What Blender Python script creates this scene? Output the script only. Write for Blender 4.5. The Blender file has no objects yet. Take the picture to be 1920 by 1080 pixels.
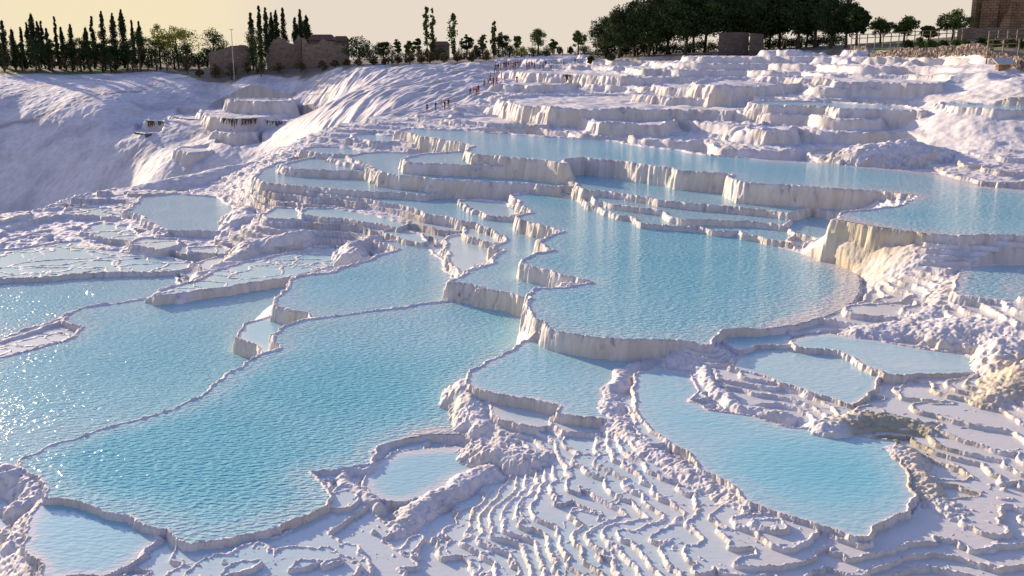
import bpy, math, random
import numpy as np
sc = bpy.context.scene
F = 1884.0                                   # focal length in pixels of a 1920 px wide frame
P = math.atan(445.0/F)                       # camera pitch below the horizon
SUN_AZ = math.radians(-39); SUN_EL = math.radians(12.3)
# ---------------------------------------------------------------- camera
cam_d = bpy.data.cameras.new('camera'); cam = bpy.data.objects.new('camera', cam_d)
sc.collection.objects.link(cam); sc.camera = cam
cam.location = (0, 0, 0); cam.rotation_euler = (math.pi/2-P, 0, 0)
cam_d.sensor_width = 36; cam_d.lens = 36*F/1920; cam_d.clip_end = 30000; cam_d.clip_start = 0.5
# ---------------------------------------------------------------- sky, sun, exposure
w = bpy.data.worlds.new('World'); sc.world = w; w.use_nodes = True
nt = w.node_tree; nt.nodes.clear()
def nn(tree, t, **k):
    n = tree.nodes.new(t)
    for a, b in k.items(): setattr(n, a, b)
    return n
sky = nn(nt, 'ShaderNodeTexSky', sky_type='NISHITA', sun_disc=False, sun_elevation=SUN_EL, sun_rotation=SUN_AZ, dust_density=2.0, air_density=1.0)
tc = nn(nt, 'ShaderNodeTexCoord'); sep = nn(nt, 'ShaderNodeSeparateXYZ')
nt.links.new(tc.outputs['Generated'], sep.inputs[0])
ramp = nn(nt, 'ShaderNodeValToRGB'); ramp.color_ramp.interpolation = 'EASE'
ramp.color_ramp.elements[0].position = 0.13; ramp.color_ramp.elements[0].color = (0, 0, 0, 1)
ramp.color_ramp.elements[1].position = 0.50; ramp.color_ramp.elements[1].color = (1, 1, 1, 1)
nt.links.new(sep.outputs['Z'], ramp.inputs[0])
tint = nn(nt, 'ShaderNodeMixRGB', blend_type='MULTIPLY'); tint.inputs[0].default_value = 1; tint.inputs[2].default_value = (0.84, 0.91, 1.46, 1)
nt.links.new(sky.outputs[0], tint.inputs[1])
mx = nn(nt, 'ShaderNodeMixRGB'); mx.inputs[1].default_value = (4.8, 4.2, 3.55, 1)     # warm dusty band above the horizon
nt.links.new(ramp.outputs[0], mx.inputs[0]); nt.links.new(tint.outputs[0], mx.inputs[2])
gd = (math.sin(math.radians(-21))*math.cos(math.radians(2)), math.cos(math.radians(-21))*math.cos(math.radians(2)), math.sin(math.radians(2)))
vm = nn(nt, 'ShaderNodeVectorMath', operation='DOT_PRODUCT'); vm.inputs[1].default_value = gd; nt.links.new(tc.outputs['Generated'], vm.inputs[0])
gm = nn(nt, 'ShaderNodeMapRange'); gm.inputs[1].default_value = .985; gm.inputs[2].default_value = 1.0; gm.inputs[3].default_value = 0; gm.inputs[4].default_value = .55; gm.interpolation_type = 'SMOOTHERSTEP'
nt.links.new(vm.outputs['Value'], gm.inputs[0]); base_sky = mx
mx = nn(nt, 'ShaderNodeMixRGB'); mx.inputs[2].default_value = (6.0, 5.1, 2.9, 1); nt.links.new(gm.outputs[0], mx.inputs[0]); nt.links.new(base_sky.outputs[0], mx.inputs[1])
bg = nn(nt, 'ShaderNodeBackground'); bg.inputs[1].default_value = 0.11
wo = nn(nt, 'ShaderNodeOutputWorld')
nt.links.new(mx.outputs[0], bg.inputs[0]); nt.links.new(bg.outputs[0], wo.inputs[0])
sd = bpy.data.lights.new('sun', 'SUN'); so = bpy.data.objects.new('sun', sd); sc.collection.objects.link(so)
sd.energy = 5.0; sd.angle = math.radians(0.5); sd.color = (1.0, 0.79, 0.58)
so.rotation_euler = (math.pi/2-SUN_EL, 0, math.pi-SUN_AZ)
sc.view_settings.view_transform = 'Standard'; sc.view_settings.look = 'None'
sc.view_settings.exposure = 0.60; sc.view_settings.gamma = 1.0
sc.render.resolution_x = 1024; sc.render.resolution_y = 576

rng = np.random.default_rng(7); random.seed(7)
# ---------------------------------------------------------------- pixel <-> ground
cP, sP = math.cos(P), math.sin(P)
def ray(u, v):
    a = (u-960)/F; b = (540-v)/F
    return a, cP+b*sP, -sP+b*cP
def gp(u, v, D):                              # ground point at drop D below the eye
    a, y, z = ray(u, v); t = D/max(1e-4, -z); return a*t, y*t
def pr(u, r):                                 # point on the bearing of column u at horizontal distance r
    a, y, z = ray(u, 110); h = math.hypot(a, y); return a/h*r, y/h*r
def Dv(v, r): return r*math.tan(P-math.atan((540-v)/F))

# ---------------------------------------------------------------- noise
_pt = rng.permutation(256).astype(np.int32); _pt = np.concatenate([_pt, _pt])
_ga = rng.random(256).astype(np.float32)*2*np.pi; _gx = np.cos(_ga); _gy = np.sin(_ga)
def pn(x, y, s=0):
    x = x+s*17.31; y = y-s*9.77
    xi = np.floor(x).astype(np.int32); yi = np.floor(y).astype(np.int32)
    fx = (x-xi).astype(np.float32); fy = (y-yi).astype(np.float32)
    u = fx*fx*fx*(fx*(fx*6-15)+10); v = fy*fy*fy*(fy*(fy*6-15)+10)
    def g(ix, iy, dx, dy):
        h = _pt[(_pt[ix & 255]+iy) & 255]; return _gx[h]*dx+_gy[h]*dy
    a = g(xi, yi, fx, fy); b = g(xi+1, yi, fx-1, fy); c = g(xi, yi+1, fx, fy-1); d = g(xi+1, yi+1, fx-1, fy-1)
    return (a+(b-a)*u+((c+(d-c)*u)-(a+(b-a)*u))*v)*1.5
def fbm(x, y, o=3, s=0):
    t = 0; a = 1.0
    for i in range(o): t = t+a*pn(x*2**i, y*2**i, s+i); a *= .5
    return t
def sm(t): t = np.clip(t, 0, 1); return t*t*(3-2*t)

# ---------------------------------------------------------------- polar grid of the terrain
TH0, TH1, NC = math.radians(-39), math.radians(39), 1390
R0, R1_, STEP = 15.0, 430.0, 0.00155
NR = int(math.log(R1_/R0)/STEP)+1
th = np.linspace(TH0, TH1, NC, dtype=np.float32)
lr = (math.log(R0)+STEP*np.arange(NR)).astype(np.float32)
RR = np.exp(lr)[:, None]*np.ones((1, NC), np.float32)
X = np.sin(th)[None, :]*RR; Y = np.cos(th)[None, :]*RR
DTH = (TH1-TH0)/(NC-1)

# ---------------------------------------------------------------- traced basins: name, drop, water?, depth colour, shore width, outline
# (higher basins overlie lower ones, so a lower outline may run on under the wall of a higher one)
POOLS = [
 ('upper basin', 7.55, 1, .80, 5.0, [(752,248),(785,255),(815,262),(850,268),(885,275),(872,285),(885,291),(960,296),(1066,307),(1066,299),(1100,297),(1180,306),(1257,317),(1262,322),(1370,327),(1374,340),(1395,345),(1440,347),(1560,352),(1650,358),(1712,366),(1718,374),(1700,383),(1650,392),(1600,396),(1578,402),(1563,411),(1600,417),(1660,427),(1720,435),(1800,441),(1920,442),(2080,440),(2080,370),(1920,356),(1850,350),(1750,325),(1690,318),(1620,312),(1560,306),(1440,300),(1330,292),(1250,280),(1150,265),(1050,258),(960,252),(850,245),(768,241)]),
 ('', 7.45, 1, .25, 3.0, [(1530,288),(1600,283),(1700,287),(1770,300),(1700,311),(1600,303),(1540,299)]),
 ('', 8.70, 1, .45, 1.5, [(1060,335),(1095,357),(1150,361),(1205,370),(1265,380),(1365,388),(1435,395),(1480,402),(1500,394),(1520,388),(1578,400),(1640,388),(1710,378),(1700,360),(1400,335),(1250,310),(1060,300)]),
 ('', 9.02, 1, .35, 1.0, [(1120,376),(1135,382),(1180,389),(1230,395),(1260,405),(1287,412),(1375,415),(1440,420),(1472,425),(1490,410),(1480,395),(1300,370),(1110,352)]),
 ('', 9.27, 1, .40, 1.0, [(1095,380),(1125,395),(1150,403),(1180,407),(1205,420),(1310,426),(1340,433),(1385,435),(1400,443),(1440,450),(1480,458),(1500,430),(1470,410),(1300,390),(1100,362)]),
 ('', 9.15, 1, .35, 1.0, [(1480,405),(1473,420),(1485,438),(1520,445),(1572,455),(1610,440),(1590,415),(1560,400),(1520,394)]),
 ('main basin', 9.50, 1, .80, 4.0, [(960,368),(975,388),(1000,400),(970,407),(985,415),(1020,425),(1056,435),(1020,450),(1012,458),(1032,468),(1005,477),(985,487),(980,495),(1000,500),(1035,508),(1060,518),(1110,530),(1060,539),(1005,543),(988,553),(994,572),(1000,590),(1020,610),(1045,620),(1120,633),(1180,637),(1280,640),(1335,647),(1342,632),(1350,620),(1440,616),(1500,606),(1560,588),(1600,562),(1622,535),(1600,508),(1560,492),(1500,477),(1450,460),(1400,440),(1330,420),(1200,400),(1110,380),(1040,365),(1000,360)]),
 ('channel basin', 10.2, 1, .55, 2.0, [(548,357),(620,367),(695,376),(740,384),(788,397),(800,404),(853,409),(870,414),(905,426),(948,443),(950,452),(925,466),(948,470),(925,480),(925,493),(905,497),(880,508),(850,522),(843,530),(870,534),(905,540),(955,549),(975,556),(1010,560),(1110,540),(1080,430),(1000,400),(975,375),(940,360),(800,350),(700,350),(560,345)]),
 ('', 10.0, 1, .15, 1.0, [(862,380),(880,390),(915,405),(958,407),(975,395),(945,380),(900,375),(870,374)]),
 ('', 10.5, 1, .10, .8, [(868,425),(880,446),(910,453),(942,460),(950,440),(900,420),(870,412)]),
 ('', 10.8, 1, .10, .8, [(833,452),(838,480),(850,502),(866,518),(890,498),(925,497),(925,470),(890,450),(860,440)]),
 ('', 9.85, 1, .50, 1.5, [(490,318),(486,336),(493,345),(560,350),(650,358),(800,366),(835,362),(870,357),(1000,356),(1050,354),(1040,335),(850,320),(700,310),(600,300),(520,305)]),
 ('', 9.35, 1, .15, 1.0, [(521,311),(550,318),(620,322),(700,323),(715,312),(690,300),(620,291),(590,296),(555,303)]),
 ('', 8.95, 1, .50, 1.5, [(652,295),(670,306),(700,313),(712,326),(810,335),(900,341),(960,345),(1045,351),(1075,345),(1070,320),(900,300),(800,288),(720,286),(680,288)]),
 ('', 9.15, 1, .20, .8, [(612,298),(640,305),(668,313),(678,300),(640,290)]),
 ('', 8.2, 1, .20, 1.0, [(755,299),(762,306),(840,309),(970,314),(1068,322),(1080,300),(960,288),(880,285),(790,290)]),
 ('', 9.0, 1, .20, 1.0, [(565,285),(600,289),(690,293),(705,285),(640,277),(590,276)]),
 ('', 8.35, 1, .25, 1.0, [(660,262),(700,267),(748,267),(752,257),(700,251),(668,254)]),
 ('', 10.9, 1, .15, .6, [(494,404),(500,411),(562,414),(572,402),(555,392),(515,390)]),
 ('', 10.75, 1, .25, .8, [(568,403),(600,409),(650,410),(690,418),(748,428),(765,420),(700,403),(620,390),(575,392)]),
 ('', 10.95, 1, .20, .6, [(715,434),(740,443),(790,458),(808,452),(790,438),(740,430)]),
 ('mid basin', 11.15, 1, .65, 3.0, [(575,588),(525,576),(522,560),(532,548),(545,540),(543,527),(560,518),(610,512),(650,498),(690,490),(738,468),(730,460),(700,452),(760,452),(800,468),(832,492),(848,525),(838,548),(845,580),(860,600),(620,640),(590,600)]),
 ('', 11.8, 1, .25, 1.5, [(448,622),(458,607),(520,592),(560,584),(610,570),(640,620),(540,668),(505,663),(480,648),(456,637)]),
 ('front basin', 11.0, 1, 1.0, 4.5, [(35,860),(90,838),(150,820),(180,805),(290,778),(375,745),(412,718),(430,700),(455,690),(470,672),(525,652),(515,640),(512,628),(540,612),(580,600),(700,583),(790,573),(842,566),(850,555),(955,560),(995,590),(995,640),(960,662),(925,680),(892,705),(875,720),(868,750),(878,790),(885,818),(850,812),(800,815),(740,828),(715,835),(703,870),(640,878),(582,888),(600,905),(615,930),(612,945),(560,970),(510,990),(460,1005),(400,1018),(350,1022),(330,1005),(318,990),(270,978),(220,962),(180,955),(140,935),(85,935),(90,915),(60,890),(40,880)]),
 ('left basin', 12.4, 1, .75, 4.0, [(-90,695),(0,672),(60,658),(125,640),(140,632),(158,612),(126,606),(118,592),(150,578),(230,567),(340,552),(440,537),(542,522),(560,530),(540,580),(480,600),(450,620),(470,660),(540,655),(560,700),(430,760),(180,830),(40,880),(0,900),(-90,930)]),
 ('', 12.0, 1, .31, 2.0, [(290,556),(360,547),(440,537),(540,522),(560,518),(660,495),(700,486),(650,470),(580,466),(520,480),(430,500),(375,522),(300,545)]),
 ('far left basin', 12.9, 1, .55, 3.0, [(-90,690),(0,640),(60,620),(115,600),(120,590),(240,566),(300,556),(345,545),(330,530),(330,510),(230,512),(120,522),(0,528),(-90,530)]),
 ('', 12.6, 1, .05, 1.5, [(-90,668),(0,641),(40,622),(115,598),(170,615),(150,640),(0,690),(-90,710)]),
 ('', 12.7, 1, .31, 2.5, [(-90,530),(0,527),(100,520),(200,512),(345,508),(350,495),(300,480),(235,474),(190,462),(150,452),(60,462),(0,470),(-90,472)]),
 ('round basin', 12.1, 1, .55, 2.5, [(244,396),(262,406),(300,430),(340,434),(425,434),(452,424),(456,400),(430,380),(400,370),(330,364),(270,369),(256,384)]),
 ('', 12.55, 1, .15, 1.0, [(118,402),(190,406),(240,412),(248,400),(190,390),(130,390)]),
 ('', 12.65, 1, .20, 1.0, [(150,438),(182,446),(235,455),(262,445),(245,425),(185,418)]),
 ('', 12.4, 1, .10, 1.0, [(352,475),(425,478),(440,468),(400,462),(360,465)]),
 ('', 12.3, 1, .10, 1.0, [(240,458),(300,470),(340,462),(330,450),(260,447)]),
 ('', 8.6, 1, .35, 2.0, [(1788,512),(1798,553),(1850,560),(2080,575),(2080,488),(1830,498)]),
 ('', 9.70, 1, .40, 1.5, [(1485,641),(1490,650),(1560,658),(1600,668),(1640,690),(1668,702),(1700,705),(1780,700),(1850,697),(1870,683),(1800,662),(1720,655),(1650,640),(1560,627),(1515,628)]),
 ('', 9.85, 1, .40, 1.5, [(1385,668),(1372,690),(1430,706),(1500,728),(1560,748),(1595,762),(1625,745),(1650,715),(1668,702),(1600,660),(1500,645),(1440,636),(1400,645),(1385,655)]),
 ('', 9.75, 1, .3, 1.0, [(1350,625),(1352,640),(1385,660),(1420,650),(1482,646),(1485,628),(1440,618)]),
 ('side basin', 10.1, 1, .60, 2.5, [(1195,700),(1240,690),(1290,700),(1305,740),(1290,755),(1330,768),(1400,780),(1480,800),(1580,815),(1680,828),(1690,870),(1700,900),(1712,930),(1690,960),(1650,985),(1625,1005),(1600,1008),(1560,990),(1500,975),(1440,955),(1400,935),(1350,900),(1310,880),(1290,850),(1250,825),(1215,800),(1200,780),(1190,750),(1185,725)]),
 ('', 10.2, 1, .45, 2.0, [(880,702),(915,675),(960,657),(985,640),(1060,630),(1180,640),(1260,648),(1225,680),(1170,695),(1140,715),(1130,735),(1145,760),(1147,788),(1080,780),(1045,776),(1050,762),(1000,750),(940,740),(905,730),(885,722)]),
 ('', 10.5, 1, .08, 1.0, [(922,766),(930,786),(1000,802),(1040,798),(1060,770),(1000,745),(930,740)]),
 ('', 10.45, 1, .10, 1.0, [(1030,792),(1062,812),(1120,816),(1155,795),(1100,770),(1040,775)]),
 ('', 11.1, 1, .30, 2.0, [(712,870),(690,890),(688,912),(715,937),(755,945),(795,930),(845,900),(905,880),(900,850),(860,836),(800,838),(740,852)]),
 ('', 11.15, 1, .28, 1.5, [(78,938),(50,990),(45,1020),(80,1085),(190,1078),(260,1050),(305,1010),(300,985),(220,950),(140,925)]),
 ('', 11.5, 1, .08, 1.0, [(-90,925),(60,930),(58,955),(20,990),(-90,1010)]),
 # dry basins above and across the ravine
 ('', 5.5, 0, 0, 2, [(948,193),(985,200),(1040,205),(1130,208),(1170,207),(1300,208),(1365,211),(1402,207),(1430,195),(1300,183),(1150,178),(1000,180),(940,185)]),
 ('', 6.3, 0, 0, 2, [(1112,229),(1125,233),(1180,236),(1240,236),(1262,226),(1180,215),(1120,222)]),
 ('', 6.95, 0, 0, 2, [(832,226),(880,230),(935,234),(1030,237),(1060,228),(940,218),(850,219)]),
 ('', 4.25, 0, 0, 2, [(1225,161),(1255,167),(1300,169),(1385,169),(1400,160),(1300,155),(1230,157)]),
 ('', 4.95, 0, 0, 2, [(1195,179),(1230,183),(1300,186),(1400,187),(1420,178),(1300,172),(1210,174)]),
 ('', 3.1, 0, 0, 2, [(1425,146),(1490,148),(1500,150),(1560,152),(1575,156),(1650,157),(1760,159),(1790,154),(1700,149),(1500,144),(1430,143)]),
 ('', 3.6, 0, 0, 2, [(1300,160),(1340,163),(1430,163),(1500,160),(1480,150),(1400,146),(1320,152)]),
 ('', 3.45, 0, 0, 2, [(962,136),(1000,139),(1060,141),(1150,145),(1200,146),(1150,136),(1050,133),(960,131)]),
 ('', 4.6, 0, 0, 2, [(940,158),(960,161),(1010,163),(1060,160),(1060,153),(960,151)]),
 ('', 4.75, 1, .3, 1, [(1400,195),(1445,199),(1560,202),(1570,206),(1640,206),(1735,210),(1700,200),(1560,193),(1430,190)]),
 ('', 4.3, 1, .3, 1, [(1755,197),(1800,203),(1860,207),(1920,208),(2080,214),(2080,200),(1920,199),(1850,196),(1770,193)]),
 ('', 5.6, 0, 0, 2, [(1563,214),(1570,219),(1620,222),(1700,221),(1700,212),(1600,208)]),
 ('', 6.2, 0, 0, 2, [(1400,243),(1440,248),(1480,247),(1490,238),(1430,235)]),
 ('', 10.04, 0, 0, 2, [(428,187),(480,191),(548,190),(545,186),(440,185)]),
 ('', 12.45, 0, 0, 2, [(375,212),(395,220),(440,224),(490,222),(548,212),(550,202),(420,199),(385,205)]),
 ('', 12.94, 0, 0, 2, [(482,226),(520,228),(578,226),(602,220),(560,214),(500,214)]),
 ('', 13.40, 0, 0, 2, [(318,219),(345,223),(390,226),(395,214),(335,212)]),
 ('', 13.82, 0, 0, 2, [(270,227),(305,228),(312,222),(278,221)]),
 ('', 15.64, 0, 0, 2, [(246,248),(275,252),(302,250),(308,242),(252,241)]),
 ('', 14.69, 0, 0, 2, [(400,248),(440,252),(482,250),(480,241),(408,240)]),
 ('', 16.64, 0, 0, 2, [(403,272),(440,278),(492,276),(500,266),(410,264)]),
 ('', 17.20, 0, 0, 2, [(330,283),(360,287),(395,284),(392,277),(335,276)]),
]
# crests: drop at each vertex, half width, roughness
CRESTS = [
 ([(1145,722,10.12),(1148,765,10.12),(1175,800,10.12),(1212,835,10.12),(1285,872,10.12),(1328,902,10.14),(1398,942,10.15),(1480,978,10.16),(1560,1000,10.18),(1640,1045,10.35)], 0.46, 0.08),
 ([(1255,655,10.0),(1220,680,10.05),(1175,693,10.08),(1142,718,10.0)], 0.28, 0.056),
 ([(884,708,10.18),(893,745,10.35),(905,785,10.6),(912,808,10.8)], 0.46, 0.080),
 ([(1300,645,9.75),(1250,650,9.9),(1210,662,10.0),(1165,668,10.15)], 0.37, 0.096),
 ([(1330,640,9.5),(1300,670,9.85),(1340,720,9.9),(1400,760,9.95),(1480,770,9.95)], 0.31, 0.080),
 ([(920,875,10.86),(860,895,10.92),(810,925,10.97),(770,955,11.0),(745,985,11.12)], 0.36, 0.06),
 ([(900,830,10.7),(960,840,10.6),(1020,845,10.55)], 0.56, 0.096),
 ([(1130,830,10.4),(1180,855,10.4),(1210,880,10.5)], 0.43, 0.096),
 ([(1690,840,10.0),(1720,880,10.05),(1745,930,10.1),(1790,950,10.1)], 0.62, 0.096),
 ([(1560,790,9.85),(1620,770,9.8),(1700,780,9.85),(1740,800,9.9)], 0.74, 0.096),
 ([(1665,530,9.36),(1700,510,9.15),(1755,500,8.7),(1800,520,8.6),(1790,560,8.85),(1740,590,9.15)], 1.19, 0.128),
 ([(1640,610,9.4),(1720,600,9.25),(1800,600,9.0),(1920,600,8.75)], 1.53, 0.080),
 ([(1910,630,8.85),(1885,665,9.15),(1855,700,9.5),(1840,720,9.7)], 0.74, 0.128),
 ([(1930,700,9.2),(1880,735,9.5),(1840,750,9.75)], 0.74, 0.112),
 ([(465,385,11.0),(455,405,11.2),(448,425,11.7)], 1.10, 0.160),
 ([(560,430,11.0),(470,452,11.6),(430,480,11.9)], 0.62, 0.160),
 ([(670,470,11.2),(650,455,11.1),(700,440,11.0)], 0.56, 0.160),
 ([(0,872,10.95),(50,885,11.0),(75,915,11.05),(45,935,11.1)], 0.34, 0.096),
 ([(75,940,11.1),(30,1000,11.25),(60,1050,11.3),(30,1090,11.3)], 0.22, 0.080),
 ([(0,640,12.5),(50,622,12.45),(112,600,12.4)], 0.22, 0.040),
 ([(225,357,12.2),(300,336,11.5),(380,322,11.2),(480,300,10.6),(540,275,9.8)], 2.12, 0.096),
 ([(0,457,12.66),(22,445,12.66),(60,434,12.66),(84,430,12.66)], .20, .05),
 ([(46,476,12.66),(50,490,12.66),(62,484,12.66),(85,478,12.66),(70,465,12.66),(76,450,12.66),(92,438,12.62)], .22, .07),
 ([(110,510,12.66),(130,497,12.66),(150,490,12.66),(185,483,12.66),(180,470,12.66),(150,456,12.66),(134,444,12.62)], .24, .08),
 ([(186,465,12.66),(215,470,12.66),(230,486,12.66),(205,496,12.66),(110,510,12.67)], .14, .03),
 ([(36,498,12.66),(46,514,12.66),(62,520,12.7)], .26, .08),
 ([(150,456,12.6),(200,460,12.55),(245,466,12.5),(300,476,12.5)], .3, .1),
 ([(360,520,11.97),(378,508,11.97),(420,505,11.97)], .2, .06),([(400,495,11.95),(440,488,11.95),(480,492,11.95),(500,486,11.95)], .22, .07),
 ([(560,502,11.95),(600,490,11.95),(620,497,11.95)], .2, .06),([(300,548,11.95),(330,540,11.95),(345,546,11.95)], .35, .08),([(480,522,11.97),(520,516,11.97)], .15, .04),
 ([(415,712,10.98),(425,702,10.98),(450,694,10.98)], .14, .03),
 ([(590,885,10.97),(640,876,10.97),(690,876,10.97),(700,860,10.97),(712,838,10.97),(720,830,10.95)], .22, .06),
 ([(640,880,10.98),(655,905,10.98),(690,920,10.98),(715,940,11.0)], .2, .05),
 ([(1620,270,6.3),(1700,262,6.0),(1760,275,6.6)], 2.55, 0.240),
 ([(1400,235,6.0),(1440,238,6.0)], 1.87, 0.240),
]
# free ground control points: (u, v, drop)
CTRL = [(700,1000,11.12),(900,1078,11.2),(500,1060,11.1),(350,1079,11.15),(1100,1040,10.80),(1300,1079,10.5),(1500,1060,10.36),(1800,1000,10.2),(1900,850,9.98),(640,930,11.03),(480,1020,11.03),(560,985,11.03),(1450,1000,10.22),(1300,950,10.26),
 (1900,1078,10.32),(1700,1079,10.36),(1920,760,9.7),(1800,760,9.8),(1700,720,9.75),(1600,790,9.9),(1850,880,10.2),(1000,950,10.9),(1150,900,10.52),(1560,600,9.47),(1600,580,9.46),(1640,540,9.45),(1630,510,9.42),(1660,590,9.40),
 (1700,640,9.35),(1900,600,8.7),(1900,680,9.1),(1720,545,9.25),(1850,480,8.2),(1700,470,8.6),(1750,330,7.45),(1900,340,7.4),(1800,290,6.9),(1900,270,6.3),(1650,260,6.3),(1500,270,6.9),
 (1350,270,7.0),(1250,250,6.8),(1500,235,6.1),(1700,235,5.8),(1900,235,5.5),(1200,262,7.2),(1050,248,7.2),(900,215,6.3),(800,215,6.8),(760,235,7.6),(700,235,7.6),
 (0,412,13.2),(-80,430,13.3),(100,386,13.0),(200,362,12.7),(300,358,12.6),(60,440,13.0),(560,262,9.3),(620,245,8.9),(480,320,10.6),(430,355,11.9),
 (1600,190,4.6),(1800,180,4.2),(1900,170,3.6),(1500,178,4.5),(1300,195,5.4),(1100,170,5.1),(1000,170,5.2),(1100,157,4.5)]
# (u, distance, drop)
CTRLR = [(-150,95,21),(-150,140,29),(-150,200,36),(0,98,20),(0,140,29),(0,182,33),(0,203,Dv(402,203)),(0,224,Dv(285,224)),(0,248,Dv(196,248)),(0,290,Dv(140,290)),(0,305,Dv(130,305)),(-150,245,14),(-150,300,6),(-150,215,36),
 (200,112,20),(200,150,27),(200,178,27),(200,192,Dv(348,192)),(200,208,Dv(262,208)),(200,228,Dv(195,228)),(200,240,Dv(172,240)),(200,285,Dv(142,285)),
 (350,125,22),(350,150,28),(350,168,27),(350,184,Dv(312,184)),(350,200,Dv(262,200)),(350,222,Dv(200,222)),(350,240,Dv(168,240)),(365,256,Dv(150,256)),(500,246,Dv(143,246)),(620,229,Dv(133,229)),
 (450,125,19),(450,150,25),(450,162,25),(450,178,Dv(285,178)),(450,190,Dv(250,190)),(450,210,Dv(205,210)),(450,232,Dv(163,232)),(450,246,Dv(146,246)),
 (350,272,Dv(138,272)),(450,262,Dv(137,262)),(550,250,Dv(131,250)),(620,232,Dv(129,232)),(650,255,Dv(125,255)),(1850,107,Dv(124,107)),(1850,120,Dv(106,120)),(1780,112,Dv(122,112)),(1740,132,Dv(106,132)),(1720,145,Dv(96,145)),(1650,149,Dv(100,149)),(1650,170,Dv(92,170)),(1780,135,Dv(98,135)),(1850,140,Dv(92,140)),(1620,154,Dv(99,154)),(1560,164,Dv(98,164)),(1500,172,Dv(99,172)),(1800,160,Dv(84,160)),(1550,190,Dv(90,190)),
 (550,122,14),(550,135,17),(550,150,Dv(262,150)),(550,185,Dv(213,185)),(550,205,Dv(175,205)),(550,222,Dv(158,222)),(550,238,Dv(141,238)),
 (700,218,Dv(128,218)),(760,211,Dv(125,211)),(830,203,Dv(122,203)),(700,235,Dv(124,235)),(800,230,Dv(119,230)),
 (650,118,Dv(233,118)),(650,150,Dv(192,150)),(650,210,Dv(133,210)),(750,110,Dv(225,110)),(750,140,Dv(180,140)),(750,200,Dv(126,200)),
 (850,130,Dv(190,130)),(850,165,Dv(145,165)),(900,195,Dv(119,195)),(950,180,Dv(133,180)),(1000,200,Dv(122,200)),(1000,235,Dv(110,235)),(1080,200,Dv(122,200)),(1080,235,Dv(108,235)),
 (1000,300,Dv(104,300)),(900,300,Dv(108,300)),(700,300,Dv(115,300)),(500,300,Dv(120,300)),(300,320,Dv(122,320)),(0,340,Dv(120,340)),(-150,340,Dv(120,340)),
 (0,430,Dv(119,430)),(400,430,Dv(118,430)),(800,430,Dv(110,430)),(1100,430,Dv(104,430)),(1400,430,Dv(97,430)),(1700,430,Dv(80,430)),(2000,430,Dv(60,430)),
 (1110,195,Dv(114,195)),(1200,160,Dv(122,160)),(1200,190,Dv(110,190)),(1300,185,Dv(106,185)),(1300,155,Dv(112,155)),(1450,175,Dv(100,175)),(1450,150,Dv(106,150)),(1590,165,Dv(95,165)),(1590,140,Dv(105,140)),
 (1700,140,Dv(101,140)),(1700,125,Dv(113,125)),(1800,122,Dv(110,122)),(1800,110,Dv(130,110)),(1920,103,Dv(124,103)),(1920,90,Dv(140,90)),(2100,92,Dv(130,92)),(1400,240,Dv(98,240)),(1650,200,Dv(84,200)),(1900,170,Dv(78,170)),
 (-150,70,13.3),(2150,60,6.3),(2150,40,8.0),(2150,30,9.6),(2150,20,10.5),(-150,17,11.6),(500,17,11.35),(1000,16,11.0),(1600,16,10.75),(1900,18,10.6),(-200,35,12.5),(-200,24,12.0)]
SOIL_U = [-400,0,285,365,500,620,900,925,940,1095,1110,1300,1590,1680,1920,2300]
SOIL_R = [300,296,290,256,246,230,197,206,240,240,195,186,166,142,112,96]

# ---------------------------------------------------------------- smooth base by a regularised thin-plate fit
cp = []; cz = []
def addc(x, y, D, wgt=1):
    cp.append((math.atan2(x, y)*1.6, math.log(math.hypot(x, y)))); cz.append(-D)
for (nm, D, wa, q, shw, pts) in POOLS:
    for (u, v) in pts:
        x, y = gp(u, v, D); addc(x, y, D+.12)
for (u, v, D) in CTRL: x, y = gp(u, v, D); addc(x, y, D)
for (u, r, D) in CTRLR: x, y = pr(u, r); addc(x, y, D)
cp = np.array(cp); cz = np.array(cz)
def K(a, b):
    d2 = ((a[:, None, :]-b[None, :, :])**2).sum(-1); return d2*np.log(d2+1e-9)*.5
n = len(cp); A = np.zeros((n+3, n+3)); A[:n, :n] = K(cp, cp)+np.eye(n)*0.0012
A[:n, n] = 1; A[:n, n+1:] = cp; A[n, :n] = 1; A[n+1:, :n] = cp.T
sol = np.linalg.solve(A, np.concatenate([cz, [0, 0, 0]]))
gc = np.linspace(TH0, TH1, 150); gr = np.linspace(math.log(R0), math.log(R1_)+.01, 220)
G = np.stack(np.meshgrid(gc*1.6, gr), -1).reshape(-1, 2)
base_c = (K(G, cp)@sol[:n]+sol[n]+G@sol[n+1:]).reshape(len(gr), len(gc)).astype(np.float32)
fi = (lr-gr[0])/(gr[1]-gr[0]); i0 = np.clip(fi.astype(int), 0, len(gr)-2); fa = (fi-i0)[:, None]
fj = (th-gc[0])/(gc[1]-gc[0]); j0 = np.clip(fj.astype(int), 0, len(gc)-2); fb = (fj-j0)[None, :]
B = ((base_c[i0][:, j0]*(1-fa)+base_c[i0+1][:, j0]*fa)*(1-fb)+(base_c[i0][:, j0+1]*(1-fa)+base_c[i0+1][:, j0+1]*fa)*fb).astype(np.float32)
print('base', B.min(), B.max())

# log-polar coordinates: noise in them keeps its shape while its size grows with distance from the viewpoint
AT = (th[None, :]+np.zeros((NR, 1), np.float32)).astype(np.float32); AL = (lr[:, None]+np.zeros((1, NC), np.float32)).astype(np.float32)
def ls(c): return AT/c+31.7, AL/c
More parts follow.
